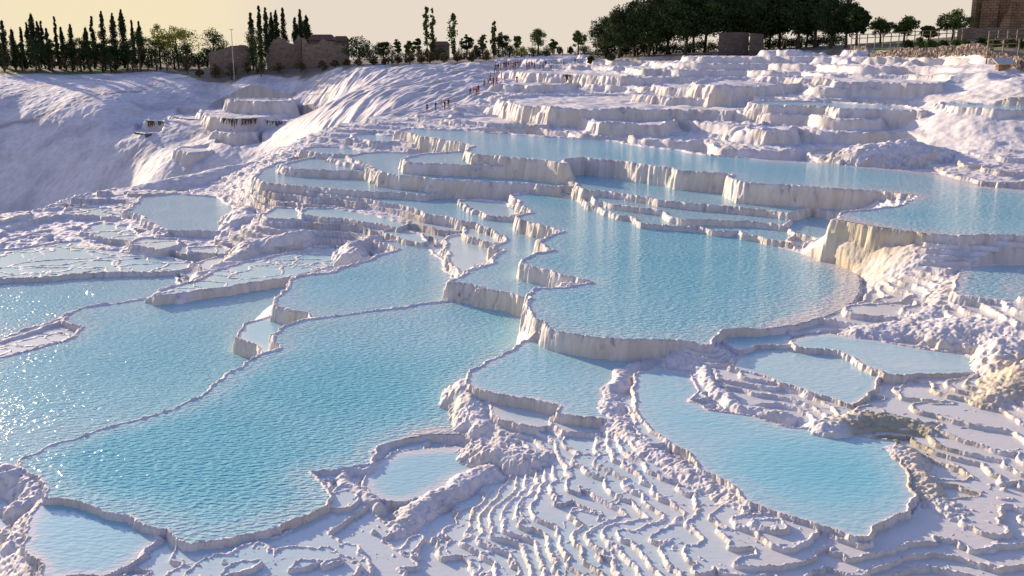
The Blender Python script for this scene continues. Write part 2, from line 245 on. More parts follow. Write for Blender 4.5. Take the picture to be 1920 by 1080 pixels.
# ---------------------------------------------------------------- micro terraces and nodular crust
soil_th = [math.atan2(*pr(u, 1)) for u in SOIL_U]
soil_r = np.interp(th, soil_th, SOIL_R).astype(np.float32)[None, :]
wob = fbm(X/14, Y/14, 2, 3)*6
soil = sm((RR+wob*(RR/250)-soil_r)/2.5)                # 1 on the earth plateau
uu = 960+F*X/np.maximum(1, Y*cP-B*sP)                    # column of the point, for zoning
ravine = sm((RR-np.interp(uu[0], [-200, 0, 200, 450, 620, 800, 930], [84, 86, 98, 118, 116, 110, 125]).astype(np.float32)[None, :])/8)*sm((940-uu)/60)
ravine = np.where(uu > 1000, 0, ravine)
s_u = np.clip(RR/300, .09, .55)                          # height of one small step grows with distance
s_u = np.where(RR < 34, .085, s_u)
lw = np.clip(RR*.045, .9, 7.0)
U_, W_ = ls(.060); wx = U_+.35*pn(U_, W_, 12); wy = W_+.35*pn(U_, W_, 13)
lump = np.abs(pn(wx/1.3, wy/1.3, 11))*1.6+np.abs(pn(wx/.6, wy/.6, 14))*.55+.12*pn(U_*5, W_*5, 16)
gq = B+s_u*np.where(RR < 40, .76, .8)*(lump-.5)+.15*fbm(X/3.6, Y/3.6, 2, 10)*(RR < 40)
gy_, gx_ = np.gradient(gq)
grad = np.sqrt((gy_/(RR*STEP))**2+(gx_/(RR*DTH))**2)+1e-3
sq = 10.0**np.round(np.log10(s_u))                       # unused scale guard
lvl = np.where(RR < 34, .075, np.where(RR < 60, .16, np.where(RR < 110, .30, .5))).astype(np.float32)
k = np.floor(gq/lvl); fr = gq/lvl-k
dist = fr*lvl/grad
rimw = np.clip(.0019*RR, .04, .4)*(1+.9*np.clip(pn(X*1.3, Y*1.3, 5), -.6, 1))
node = np.clip(pn(*ls(.0065), 21), -.3, 1)
amp = np.where(RR < 34, .048, .0015*RR)
bead = np.abs(pn(*ls(.0046), 23))
lip = amp*(.45+.5*node+.75*bead)*(1-sm((dist-rimw*.9)/(rimw*1.5)))
k = k+.35
dist2 = (1-fr)*lvl/grad
lip = lip+np.where(RR < 58, (lvl+amp*(.35+.5*node+.75*bead))*(1-sm((dist2-rimw*.2)/(rimw*1.0))), 0)
def string(c, sd, off):
    nw = pn(U_/c+.25*wx, W_/c+.25*wy, sd)+.22*pn(U_/c*3, W_/c*3, sd+1); ny_, nx_ = np.gradient(nw)
    dn = np.abs(nw-off)/(np.sqrt((ny_/(RR*STEP))**2+(nx_/(RR*DTH))**2)+.05); return 1-sm((dn-rimw*.25)/(rimw*1.0))
dens_ = sm(fbm(U_/2.5, W_/2.5, 2, 37)*1.5+.5)
NET = (amp*(.40+.5*node+.8*bead)*np.maximum(np.maximum(string(np.where(RR < 36, 1.7, 1.1), 33, .05), string(np.where(RR < 36, 2.6, 1.6), 43, -.08)), string(np.where(RR < 36, .9, .55), 53, .1)*dens_)).astype(np.float32)
lip = np.maximum(lip, np.where(RR < 58, NET, 0))
T = k*lvl+lip-np.minimum(.5*lvl, np.maximum(0, dist-rimw)*.12)
mic_w = k*lvl+.004
smooth_t = gq+.05*lvl*fbm(U_*6, W_*6, 3, 31)
by_, bx_ = np.gradient(B); gradB = np.sqrt((by_/(RR*STEP))**2+(bx_/(RR*DTH))**2)
steep = sm((gradB-np.where(RR > 34, .36, .28))/.16)*(RR < 66)
nod = np.abs(pn(X/.28, Y/.28, 25))+.6*np.abs(pn(X/.13, Y/.13, 26))+.5*np.abs(pn(X/.75, Y/.75, 27))
T = T*(1-steep)+(B+.05*nod+.03*fbm(X/.5, Y/.5, 2, 28))*steep
def polymask(pts, D):
    q = np.array([gp(u, v, D) for u, v in pts]); return q
dryness = np.maximum(ravine, soil)
flow = sm((fbm(U_/2.2, W_/2.2, 2, 41)+.05)/.3)      # patches of smooth flowstone
flow = flow*sm((RR-58)/14)
flow = np.maximum(flow, .9*sm((RR-72)/15)*sm(fbm(X/14, Y/14, 2, 43)*2+.9))*sm((RR-34)/20)
T = T*(1-flow*.65)+smooth_t*flow*.65
along = X*.95-Y*.30; down = X*.30+Y*.95
calm = 1-.95*sm((uu-1660)/90)*sm((128-RR)/18)
gf = B+1.1*calm*(np.abs(pn(X/13, Y/13, 17))+.40*np.abs(pn(X/4, Y/8, 18))-.35)
kf = np.floor(gf/.9); ff = gf/.9-kf
far_t = (kf+sm((ff-.80)/.20))*.9+.13*fbm(X/.8, Y/2.0, 4, 19)+.26*np.abs(pn(X/.9, Y/3, 20))*sm((ff-.5)/.3)
far_t = far_t*calm+(B+.13*fbm(X/1.6, Y/2.6, 4, 24))*(1-calm)
farm = sm((RR-66)/16)*sm((uu-860)/60)
T = T*(1-farm)+far_t*farm
crust = np.abs(fbm(*ls(.011), 3, 51))
T = T+crust*np.clip(.0014*RR, .03, .2)*np.where(RR < 66, .4, 1)*(1-.6*ravine)*(RR > 30)*(1-.8*farm)
wet = (RR < 68) & (flow < .35) & (steep < .3)
label = np.where(wet & (fr*lvl/grad > 0), np.round(k+5000).astype(np.int32), 0)
# ravine wall: big smooth folds running down the slope
fold = np.abs(pn(X/13+.03*Y, Y/50, 61))*.35+fbm(X/7, Y/16, 3, 63)*.14+.14*np.abs(fbm(X/1.8, Y/3.5, 3, 65))
casc = sm((uu-520)/120)
rough_c = casc*(.75*np.abs(pn(along/4.5, down/26, 71))+.40*np.abs(pn(along/1.9, down/13, 73))+.16*fbm(along/.9, down/5, 2, 75))
T = np.where(ravine > 0, T*(1-ravine)+(B+fold*(1-casc)+(rough_c-.45*casc)*1.1)*ravine, T)
T = T*(1-soil)+(B+.12*fbm(X/3, Y/3, 3, 81)+.25)*soil
wl = np.where(label > 0, mic_w, -999).astype(np.float32)
deep = (.08+.05*fbm(X/4, Y/4, 2, 113)-.075*sm((uu-1150)/450)*(RR < 45)).astype(np.float32)

# ---------------------------------------------------------------- basins
WS = np.clip(RR/40, .45, 3.2)
DX = (.17*WS*pn(*ls(.08), 92)+.18*WS*pn(*ls(.033), 91)+.08*WS*pn(*ls(.012), 93)).astype(np.float32)
DY = (.17*WS*pn(*ls(.08), 96)+.18*WS*pn(*ls(.033), 95)+.08*WS*pn(*ls(.012), 97)).astype(np.float32)
FLUTE = (np.abs(pn(*ls(.0085), 101))*.6+np.abs(pn(*ls(.0042), 103))*.35).astype(np.float32)
BULGE = pn(*ls(.028), 105)
def block(xs, ys, m):
    t = [math.atan2(x, y) for x, y in zip(xs, ys)]; r = [math.hypot(x, y) for x, y in zip(xs, ys)]
    rm = max(1, min(r)); a0 = min(t)-m/rm; a1 = max(t)+m/rm
    # the straight edges can run closer than their ends
    for i in range(len(xs)):
        x0, y0, x1, y1 = xs[i-1], ys[i-1], xs[i], ys[i]
        for s in (.25, .5, .75): rm = min(rm, math.hypot(x0+(x1-x0)*s, y0+(y1-y0)*s))
    c0 = max(0, int((a0-TH0)/DTH)); c1 = min(NC, int((a1-TH0)/DTH)+2)
    q0 = max(0, int((math.log(max(R0, rm-m))-math.log(R0))/STEP)); q1 = min(NR, int((math.log(max(R0, max(r)+m))-math.log(R0))/STEP)+2)
    return slice(q0, q1), slice(c0, c1)
def sdist(px, py, xs, ys, closed=True):
    d2 = np.full(px.shape, 1e9, np.float32); ins = np.zeros(px.shape, bool); n = len(xs)
    for i in range(0 if closed else 1, n):
        x0, y0, x1, y1 = xs[i-1], ys[i-1], xs[i], ys[i]; ex, ey = x1-x0, y1-y0
        wx = px-x0; wy = py-y0
        t = np.clip((wx*ex+wy*ey)/(ex*ex+ey*ey+1e-9), 0, 1)
        d2 = np.minimum(d2, (wx-ex*t)**2+(wy-ey*t)**2)
        if closed and y0 != y1:
            c = ((y0 > py) != (y1 > py)) & (px < (x1-x0)*(py-y0)/(y1-y0)+x0); ins ^= c
    d = np.sqrt(d2); return np.where(ins, -d, d) if closed else d
pool_labels = {}
BEACH = np.zeros(T.shape, np.float32)                     # shores that fade out without a rim
for u, v, D, ra in [(1615,535,9.5,4.2),(1600,570,9.5,3.6),(1555,592,9.5,2.6),(1500,607,9.5,1.6),(1570,500,9.5,3.0),(1850,350,7.55,9),(1700,318,7.55,6),(1500,303,7.55,4),(820,817,11.0,1.2),(870,815,11.0,1.0)]:
    x0, y0 = gp(u, v, D); BEACH = np.maximum(BEACH, sm(1.4-np.sqrt((X-x0)**2+(Y-y0)**2)/ra*.9))
def base_at(x, y):
    c = min(NC-1, max(0, int(round((math.atan2(x, y)-TH0)/DTH)))); q = min(NR-1, max(0, int(round((math.log(max(R0, math.hypot(x, y)))-math.log(R0))/STEP)))); return float(B[q, c])
ZP = [-p[1] for p in POOLS]
for i, p in enumerate(POOLS):
    if p[2] == 2:                                        # level follows the slope it lies in
        c = [gp(u, v, p[1]) for u, v in p[5]]; ZP[i] = base_at(sum(a for a, b in c)/len(c), sum(b for a, b in c)/len(c))+.03
order = sorted(range(len(POOLS)), key=lambda i: ZP[i])
for oi, i in enumerate(order):
    nm, D, wa, q, shw, pts = POOLS[i]; z = ZP[i]; D = -z
    q_ = [gp(u, v, D) for u, v in pts]; xs = [a for a, b in q_]; ys = [b for a, b in q_]
    rmean = float(np.mean([math.hypot(a, b) for a, b in q_]))
    sl = block(xs, ys, 1.2+rmean*.03)
    if sl[0].stop <= sl[0].start or sl[1].stop <= sl[1].start: continue
    x = X[sl]; y = Y[sl]; r = RR[sl]
    d = sdist(x+DX[sl], y+DY[sl], xs, ys)
    ww = np.clip(.0019*r, .05, .35)*(1+.7*np.clip(BULGE[sl], -.4, 1))
    kk = 5.5 if D < 13 and rmean < 75 else 3.2
    a = np.clip(.0016*r, .045, .16)*(1+.5*node[sl])*(1-.97*BEACH[sl])
    do = np.maximum(0, d+(FLUTE[sl]-.25)*np.clip(.0055*r, .14, .9)*sm(d/(.25*ww+.02)))
    rc = .0026*r; out = z+a-kk*(np.sqrt(do*do+rc*rc)-rc)*(1+.35*BULGE[sl])
    di = np.maximum(0, -d)
    if not wa: a = a+.25*np.abs(BULGE[sl])*sm((r-60)/30)
    floor = z+a*(1-sm(di/(ww*1.7)))-.02-np.minimum(.6, np.maximum(0, di-ww*(1-BEACH[sl]))*(.5-.44*BEACH[sl]))*(1 if wa else .12)
    if not wa: floor = floor+.18*fbm(x/3, y/5, 3, 107)
    t = T[sl]; inside = d <= 0
    t[:] = np.where(inside, floor, np.maximum(t, out))
    if wa:
        lb = label[sl]; lb[inside] = 100+i; wv = wl[sl]; wv[inside] = z
        dp = deep[sl]; dd = q*sm((di-.3*ww)/(shw*.42)+.22*q)*(1-BEACH[sl]*(1-sm(di/(shw*1.1)))); dp[inside] = dd[inside]; pool_labels[100+i] = nm
    else:
        lb = label[sl]; lb[inside] = 0; wv = wl[sl]; wv[inside] = -999
shal = np.isin(label, [100+i for i, p in enumerate(POOLS) if p[2] == 2 or (p[2] and p[3] <= .31 and p[1] > 11.85)]) & (NET > .012)
T = np.where(shal, np.maximum(T, wl+NET*.55-.008), T)
for pts, hw, ro in CRESTS:
    q_ = [gp(u, v, D) for u, v, D in pts]; zs = [-p[2] for p in pts]
    for j in range(1, len(q_)):
        xs = [q_[j-1][0], q_[j][0]]; ys = [q_[j-1][1], q_[j][1]]; sl = block(xs, ys, hw*3)
        x = X[sl]+DX[sl]*1.5; y = Y[sl]+DY[sl]*1.5; ex, ey = xs[1]-xs[0], ys[1]-ys[0]
        tt = np.clip(((x-xs[0])*ex+(y-ys[0])*ey)/(ex*ex+ey*ey), 0, 1)
        d = np.sqrt((x-xs[0]-ex*tt)**2+(y-ys[0]-ey*tt)**2)/hw
        zz = zs[j-1]+(zs[j]-zs[j-1])*tt
        h = zz-(.34*hw*d*d)*(1+.8*FLUTE[sl])+ro*.6*(crust[sl]*1.3-.3+.3*node[sl])-.03
        h = np.where(d < 2.2, h, -999)
        T[sl] = np.maximum(T[sl], h)
lay = (label == 0) & (RR < 60); qn = T+.035*pn(X/.35, Y/.35, 109)
tq = np.floor(qn/.07); tf = qn/.07-tq; T = np.where(lay, T*.45+(tq+sm((tf-.55)/.45))*.07*.55, T).astype(np.float32)
print('terrain ready')

# deep spots: (u, v, drop, half width px, half height px, strength)
BLOBS = [(1280,500,9.5,290,85,1.0),(330,850,11.0,330,110,1.0),(640,730,11.0,230,75,.95),(250,680,12.4,230,80,.9),(680,530,11.15,130,40,.8),(60,570,12.9,220,35,.8),(1550,880,10.1,190,60,1.25),(1000,690,10.2,130,60,.8),
 (1300,300,7.55,500,30,1.0),(1800,390,7.55,300,40,.9),(1350,760,10.1,150,60,.6)]
bm = np.zeros(T.shape, np.float32)
for u, v, D, su, sv, am in BLOBS:
    x0, y0 = gp(u, v, D); t0 = math.atan2(x0, y0); r0 = math.log(math.hypot(x0, y0))
    x1, y1 = gp(u, max(v-sv, 180), D); r1 = math.log(math.hypot(x1, y1))-r0; x2, y2 = gp(u+su, v, D); t1 = math.atan2(x2, y2)-t0
    bm = np.maximum(bm, am*np.exp(-.9*(((th[None, :]-t0)/t1)**2+((lr[:, None]-r0)/max(r1, .02))**2)))
big = label >= 100
bigp = big & (label < 400)
rip = np.full(T.shape, .04, np.float32)
for i, p in enumerate(POOLS): rip[label == 100+i] = {10.1: .2, 10.2: .8}.get(p[1], .16 if p[3] < .42 and p[1] > 9.6 else 1.0)
rip[label == 100+[p[1] == 10.2 and p[3] == .45 for p in POOLS].index(True)] = .4
deep = np.where(bigp, np.clip(deep*(np.where(deep < .34, .95, .32)+.85*bm)+.06*fbm(*ls(.07), 2, 111)*deep, 0, 1), deep).astype(np.float32)

# ---------------------------------------------------------------- colours of the ground
gy_, gx_ = np.gradient(T)
slope = np.sqrt((gy_/(RR*STEP))**2+(gx_/(RR*DTH))**2)
st = sm((slope-1.0)/2.0)[..., None]
c1 = np.array([.84, .81, .78], np.float32); c2 = np.array([.73, .69, .67], np.float32); c3 = np.array([.76, .70, .60], np.float32)
tn = sm(fbm(X/3, Y/3, 2, 121)+.4)[..., None]
col = c1*(1-st)+(c2*(1-tn)+c3*tn)*st
ycr = (sm((fbm(*ls(.08), 3, 123)-.15+.35*sm((uu-1250)/400)*(RR < 45))/.5)*.45)[..., None]
col = col*(1-ycr)+np.array([.74, .67, .54], np.float32)*ycr
col = col*(1-.25*np.clip(crust*1.2, 0, 1)[..., None]*np.array([.6, .8, 1.], np.float32)*.6)
def stain(u, v, D, rad, c, am):
    global col
    x0, y0 = gp(u, v, D); d = np.sqrt((X-x0)**2+(Y-y0)**2)/rad
    m = (am*sm(1.5-d+.5*fbm(X*1.2, Y*1.2, 3, 131)))[..., None]; col = col*(1-m)+np.array(c, np.float32)*m
stain(1680, 800, 9.9, 1.1, (.30, .28, .14), .85); stain(1740, 890, 10.1, 1.6, (.74, .63, .42), .6); stain(1640, 460, 8.5, 2.2, (.72, .60, .38), .7)
stain(1890, 690, 9.0, 1.6, (.72, .58, .36), .6); stain(1700, 760, 9.8, 2.2, (.66, .60, .44), .5); stain(300, 340, 12.5, 3, (.6, .58, .5), .3)
gr_ = sm((fbm(X/22, Y/22, 3, 141)+.1)/.35)
gr_ = gr_*sm((380-uu)/40)*.9+.5*sm((uu-1580)/60)*gr_+.35*gr_*sm((uu-1100)/80)
earth = np.array([.25, .205, .15], np.float32)*(1+.25*fbm(X/2, Y/2, 3, 143))[..., None]
grass = np.array([.13, .20, .04], np.float32)*(1+.3*fbm(X/1.5, Y/1.5, 3, 145))[..., None]
sc_ = earth*(1-gr_[..., None])+grass*gr_[..., None]
walk = (sm((uu-925)/10)*sm((1105-uu)/10)*sm((262-RR)/6))[..., None]; sc_ = sc_*(1-walk)+np.array([.55, .52, .5], np.float32)*walk
rl = np.interp(uu[0], [-300, 0, 200, 365, 420], [252, 250, 236, 246, 262]).astype(np.float32)[None, :]
ln_ = (np.exp(-((RR-rl+1.5*fbm(X/6, Y/6, 2, 155))/1.1)**2)*sm((395-uu)/30)*.75)[..., None]; col = col*(1-ln_)+np.array([.34, .28, .24], np.float32)*ln_
edge = sm((RR-soil_r)/3+.6*fbm(X/4, Y/4, 2, 147))[..., None]
col = col*(1-edge)+sc_*edge
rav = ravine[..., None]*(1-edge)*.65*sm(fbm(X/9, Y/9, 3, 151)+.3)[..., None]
col = col*(1-rav)+np.array([.50, .49, .50], np.float32)*rav  # grey ravine stains, darkened and spread to paint in the slope's shade
col = np.clip(col, .01, .9)

# ---------------------------------------------------------------- materials
def material(name, rough=.8, col=None, spec=.3):
    m = bpy.data.materials.new(name); m.use_nodes = True; t = m.node_tree; b = t.nodes['Principled BSDF']
    b.inputs['Roughness'].default_value = rough; b.inputs['Specular IOR Level'].default_value = spec
    if col: b.inputs['Base Color'].default_value = (*col, 1)
    return m, t, b
def L(t, a, b): t.links.new(a, b)
def noisy(name, ca, cb, scale=3., rough=.85, bump=.3, detail=4):
    m, t, b = material(name, rough, spec=.15)
    tc = t.nodes.new('ShaderNodeTexCoord'); no = t.nodes.new('ShaderNodeTexNoise'); no.inputs['Scale'].default_value = scale; no.inputs['Detail'].default_value = detail
    cr = t.nodes.new('ShaderNodeValToRGB'); cr.color_ramp.elements[0].position = .35; cr.color_ramp.elements[1].position = .68
    cr.color_ramp.elements[0].color = (*ca, 1); cr.color_ramp.elements[1].color = (*cb, 1)
    L(t, tc.outputs['Object'], no.inputs['Vector']); L(t, no.outputs[0], cr.inputs[0]); L(t, cr.outputs[0], b.inputs['Base Color'])
    if bump:
        bu = t.nodes.new('ShaderNodeBump'); bu.inputs['Strength'].default_value = bump; L(t, no.outputs[0], bu.inputs['Height']); L(t, bu.outputs[0], b.inputs['Normal'])
    return m
mt, t, b = material('travertine', .75, spec=.25)
at = t.nodes.new('ShaderNodeAttribute'); at.attribute_name = 'ground_colour'; ge = t.nodes.new('ShaderNodeNewGeometry')
no = t.nodes.new('ShaderNodeTexNoise'); no.inputs['Scale'].default_value = 5.; no.inputs['Detail'].default_value = 6.; no.inputs['Roughness'].default_value = .65
n2 = t.nodes.new('ShaderNodeTexNoise'); n2.inputs['Scale'].default_value = 1.1; n2.inputs['Detail'].default_value = 5.
mp = t.nodes.new('ShaderNodeMapping'); mp.inputs['Scale'].default_value = (1, 1, .12)
L(t, ge.outputs['Position'], mp.inputs[0]); L(t, mp.outputs[0], no.inputs['Vector']); L(t, mp.outputs[0], n2.inputs['Vector'])
mr = t.nodes.new('ShaderNodeMapRange'); mr.inputs[1].default_value = .3; mr.inputs[2].default_value = .7; mr.inputs[3].default_value = .84; mr.inputs[4].default_value = 1.06
L(t, n2.outputs[0], mr.inputs[0])
ml = t.nodes.new('ShaderNodeMixRGB'); ml.blend_type = 'MULTIPLY'; ml.inputs[0].default_value = 1
L(t, at.outputs['Color'], ml.inputs[1]); L(t, mr.outputs[0], ml.inputs[2]); L(t, ml.outputs[0], b.inputs['Base Color'])
bu = t.nodes.new('ShaderNodeBump'); bu.inputs['Strength'].default_value = .55; bu.inputs['Distance'].default_value = .06
L(t, no.outputs[0], bu.inputs['Height']); L(t, bu.outputs[0], b.inputs['Normal'])
M_TRAV = mt
mw, t, b = material('thermal_water', .08, spec=.5)
b.inputs['IOR'].default_value = 1.33
at = t.nodes.new('ShaderNodeAttribute'); at.attribute_name = 'depth'; ge = t.nodes.new('ShaderNodeNewGeometry')
cr = t.nodes.new('ShaderNodeValToRGB'); e = cr.color_ramp.elements
e[0].position = 0; e[0].color = (.77, .74, .67, 1); e[1].position = 1; e[1].color = (.18, .58, .65, 1)
x = e.new(.06); x.color = (.70, .75, .71, 1); x = e.new(.14); x.color = (.50, .69, .69, 1); x = e.new(.5); x.color = (.32, .66, .70, 1)
L(t, at.outputs['Fac'], cr.inputs[0])
no = t.nodes.new('ShaderNodeTexNoise'); no.inputs['Scale'].default_value = 4.8; no.inputs['Detail'].default_value = 2.0; no.inputs['Roughness'].default_value = .45
mp = t.nodes.new('ShaderNodeMapping'); mp.inputs['Scale'].default_value = (1, 1.9, 1); mp.inputs['Rotation'].default_value = (0, 0, .3)
n3 = t.nodes.new('ShaderNodeTexNoise'); n3.inputs['Scale'].default_value = .25; n3.inputs['Detail'].default_value = 2.
L(t, ge.outputs['Position'], mp.inputs[0]); L(t, mp.outputs[0], no.inputs['Vector']); L(t, ge.outputs['Position'], n3.inputs['Vector'])
L(t, cr.outputs[0], b.inputs['Base Color'])
bu = t.nodes.new('ShaderNodeBump'); bu.inputs['Distance'].default_value = .095
sf = t.nodes.new('ShaderNodeMapRange'); sf.inputs[1].default_value = .05; sf.inputs[2].default_value = .6; sf.inputs[3].default_value = .12; sf.inputs[4].default_value = 1.0
a2 = t.nodes.new('ShaderNodeAttribute'); a2.attribute_name = 'ripple'; sf.inputs[1].default_value = 0; sf.inputs[2].default_value = 1; sf.inputs[3].default_value = .02; L(t, a2.outputs['Fac'], sf.inputs[0]); pm = t.nodes.new('ShaderNodeMapRange'); pm.inputs[1].default_value = .35; pm.inputs[2].default_value = .65; pm.inputs[3].default_value = .75; pm.inputs[4].default_value = 1.1
L(t, n3.outputs[0], pm.inputs[0]); mu = t.nodes.new('ShaderNodeMath'); mu.operation = 'MULTIPLY'; L(t, pm.outputs[0], mu.inputs[0]); L(t, sf.outputs[0], mu.inputs[1]); L(t, mu.outputs[0], bu.inputs['Strength'])
L(t, no.outputs[0], bu.inputs['Height']); L(t, bu.outputs[0], b.inputs['Normal'])
M_WATER = mw

# ---------------------------------------------------------------- object helpers
def tag(o, label=None, cat=None, group=None, kind=None):
    if label: o['label'] = label
    if cat: o['category'] = cat
    if group: o['group'] = group
    if kind: o['kind'] = kind
    return o
def mesh_np(name, verts, faces, mat, smooth=True):
    me = bpy.data.meshes.new(name); nv = len(verts); nf = len(faces); kf = faces.shape[1]
    me.vertices.add(nv); me.vertices.foreach_set('co', verts.astype(np.float32).ravel())
    me.loops.add(nf*kf); me.loops.foreach_set('vertex_index', faces.astype(np.int32).ravel())
    me.polygons.add(nf); me.polygons.foreach_set('loop_start', np.arange(0, nf*kf, kf, dtype=np.int32))
    me.polygons.foreach_set('use_smooth', np.full(nf, smooth)); me.update(calc_edges=True)
    if mat: me.materials.append(mat)
    return me
def link(name, me, parent=None):
    o = bpy.data.objects.new(name, me); sc.collection.objects.link(o)
    if parent: o.parent = parent
    return o
idx = np.arange(NR*NC, dtype=np.int32).reshape(NR, NC)
quads = np.stack([idx[:-1, :-1], idx[:-1, 1:], idx[1:, 1:], idx[1:, :-1]], -1).reshape(-1, 4)
V = np.stack([X, Y, T], -1).reshape(-1, 3)
me = mesh_np('terrain', V, quads, M_TRAV)
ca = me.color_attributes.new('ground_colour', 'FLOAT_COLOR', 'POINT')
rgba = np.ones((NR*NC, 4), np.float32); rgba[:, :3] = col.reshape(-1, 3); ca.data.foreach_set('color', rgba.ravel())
o = link('terrain', me); tag(o, 'white travertine terraces stepping down from the tree-lined plateau', 'terrain', kind='structure')
# water sheets
lab4 = np.stack([label[:-1, :-1], label[:-1, 1:], label[1:, 1:], label[1:, :-1]], -1)
zmin = np.minimum(np.minimum(T[:-1, :-1], T[:-1, 1:]), np.minimum(T[1:, 1:], T[1:, :-1]))
okc = (lab4.min(-1) == lab4.max(-1)) & (lab4[..., 0] > 0) & (zmin < wl[:-1, :-1]+.01)
lc = lab4[..., 0]
WV = np.stack([X, Y, wl], -1).reshape(-1, 3); dflat = deep.reshape(-1)
def water_obj(mask, label_text):
    q = quads.reshape(NR-1, NC-1, 4)[mask]
    if len(q) == 0: return
    used, inv = np.unique(q.ravel(), return_inverse=True)
    me = mesh_np('water', WV[used], inv.reshape(-1, 4), M_WATER)
    at = me.attributes.new('depth', 'FLOAT', 'POINT'); at.data.foreach_set('value', dflat[used]); at = me.attributes.new('ripple', 'FLOAT', 'POINT'); at.data.foreach_set('value', rip.reshape(-1)[used])
    tag(link('water', me), label_text, 'water', kind='structure')
nice = {'upper basin': 'broad turquoise upper pool behind the tall fluted wall', 'main basin': 'large turquoise pool in the middle of the terraces', 'channel basin': 'narrow stepped pool left of the large middle pool',
 'mid basin': 'pale blue pool behind the thin rim at centre left', 'front basin': 'largest turquoise pool in the left foreground', 'left basin': 'glittering blue pool at the left edge beyond the front rim',
 'far left basin': 'glittering pool near the left brink', 'round basin': 'pale round pool held by a fluted wall at far left', 'side basin': 'calm blue green pool in the right foreground'}
done = np.zeros(okc.shape, bool)
for lb, nm in pool_labels.items():
    if nm:
        mk = okc & (lc == lb); water_obj(mk, nice[nm]); done |= mk
water_obj(okc & ~done, 'shallow pale water in the small rimmed basins between the large pools')
# far land out to the horizon, below the plateau brink
a = np.linspace(-1.2, 1.2, 49); rr = [0.985*R1_, 470, 700, 1500, 4000, 9000, 20000]
hz = [None, None, -60, -110, -130, -200, -420]
vs = []
for ri, r in enumerate(rr):
    for t_ in a:
        tb = float(np.interp(t_, th, T[-1])); z = tb-.3 if ri == 0 else (tb-8 if ri == 1 else hz[ri]); vs.append((math.sin(t_)*r, math.cos(t_)*r, z))
vs = np.array(vs, np.float32); na = len(a)
fs = np.array([(i*na+j, i*na+j+1, (i+1)*na+j+1, (i+1)*na+j) for i in range(len(rr)-1) for j in range(na-1)])
M_LAND = noisy('valley_land', (.16, .16, .10), (.26, .23, .16), .01, .9, 0)
tag(link('ground', mesh_np('ground', vs, fs, M_LAND)), 'valley floor far below the plateau brink', 'ground', kind='structure')

# ---------------------------------------------------------------- placing things on the terrain
def zat(x, y):
    t = math.atan2(x, y); r = math.hypot(x, y)
    c = min(NC-1, max(0, int(round((t-TH0)/DTH)))); q = min(NR-1, max(0, int(round((math.log(max(r, R0))-math.log(R0))/STEP))))
    return float(T[q, c])
def hit(u, v):
    a, y, z = ray(u, v); h = math.hypot(a, y); t = math.atan2(a, y); c = min(NC-1, max(0, int(round((t-TH0)/DTH))))
    r = RR[:, c]; zr = r*z/h; k_ = np.nonzero(T[:, c] >= zr)[0]
    k_ = k_[k_ > 5]; q = int(k_[0]) if len(k_) else NR-1
    rq = float(r[q]); return a/h*rq, y/h*rq, float(T[q, c])

# ---------------------------------------------------------------- plants
ORD = ['leftmost', 'second', 'third', 'fourth', 'fifth', 'sixth', 'seventh', 'eighth', 'ninth', 'tenth', 'eleventh', 'twelfth', 'thirteenth', 'fourteenth', 'fifteenth', 'sixteenth', 'seventeenth', 'eighteenth', 'nineteenth', 'twentieth',
       'twenty-first', 'twenty-second', 'twenty-third', 'twenty-fourth', 'twenty-fifth', 'twenty-sixth', 'twenty-seventh', 'twenty-eighth', 'twenty-ninth', 'thirtieth']
def nth(i, n): return ORD[0] if i == 0 else ('rightmost' if i == n-1 else ORD[i]+' from the left')
M_CYP = noisy('cypress_foliage', (.022, .038, .018), (.05, .075, .03), 1.2, .8, 0)
M_PINE = noisy('pine_foliage', (.022, .040, .014), (.055, .085, .025), .9, .8, 0)
M_LEAF = noisy('leaf_foliage', (.05, .085, .02), (.13, .18, .045), .9, .8, 0)
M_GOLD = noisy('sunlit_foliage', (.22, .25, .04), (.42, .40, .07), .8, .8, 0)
M_OLE = noisy('oleander_foliage', (.035, .06, .018), (.085, .11, .035), 1.2, .8, 0)
M_FLO = noisy('oleander_blossom', (.36, .07, .09), (.55, .18, .18), 2., .8, 0)
M_BARK = noisy('bark', (.06, .045, .035), (.14, .11, .085), 3., .9, .3)
g = np.random.default_rng(11)
def leaves(cent, rad, per, size, flat=.8):
    """many small leaf sprays scattered about clump centres"""
    n = len(cent)*per; c = np.repeat(cent, per, 0); rr = np.repeat(rad, per)[:, None]
    d = g.normal(size=(n, 3)); d /= np.linalg.norm(d, axis=1)[:, None]; p = c+d*rr*(g.random((n, 1))**.45)*[1, 1, flat]
    a = g.normal(size=(n, 3)); a /= np.linalg.norm(a, axis=1)[:, None]; b = np.cross(a, g.normal(size=(n, 3))); b /= np.linalg.norm(b, axis=1)[:, None]
    s = size*(.6+.8*g.random((n, 1)))
    v = np.stack([p-a*s, p+b*s*.55, p+a*s, p-b*s*.55], 1).reshape(-1, 3)
    return v, np.arange(n*4).reshape(-1, 4)
def tubes(paths, sides=6):
    vs, fs = [], []
    for path in paths:
        b0 = len(vs)
        for i, (x, y, z, r) in enumerate(path):
            p0 = np.array(path[max(0, i-1)][:3]); p1 = np.array(path[min(len(path)-1, i+1)][:3]); t = p1-p0; t = t/(np.linalg.norm(t)+1e-9)
            a = np.cross(t, [0.3, 1, .1]); a /= np.linalg.norm(a); b_ = np.cross(t, a)
            for s_ in range(sides):
                an = 2*math.pi*s_/sides; vs.append(np.array([x, y, z])+(a*math.cos(an)+b_*math.sin(an))*r)
            if i:
                for s_ in range(sides):
                    q = b0+(i-1)*sides; fs.append((q+s_, q+(s_+1) % sides, q+sides+(s_+1) % sides, q+sides+s_))
    return np.array(vs), np.array(fs)
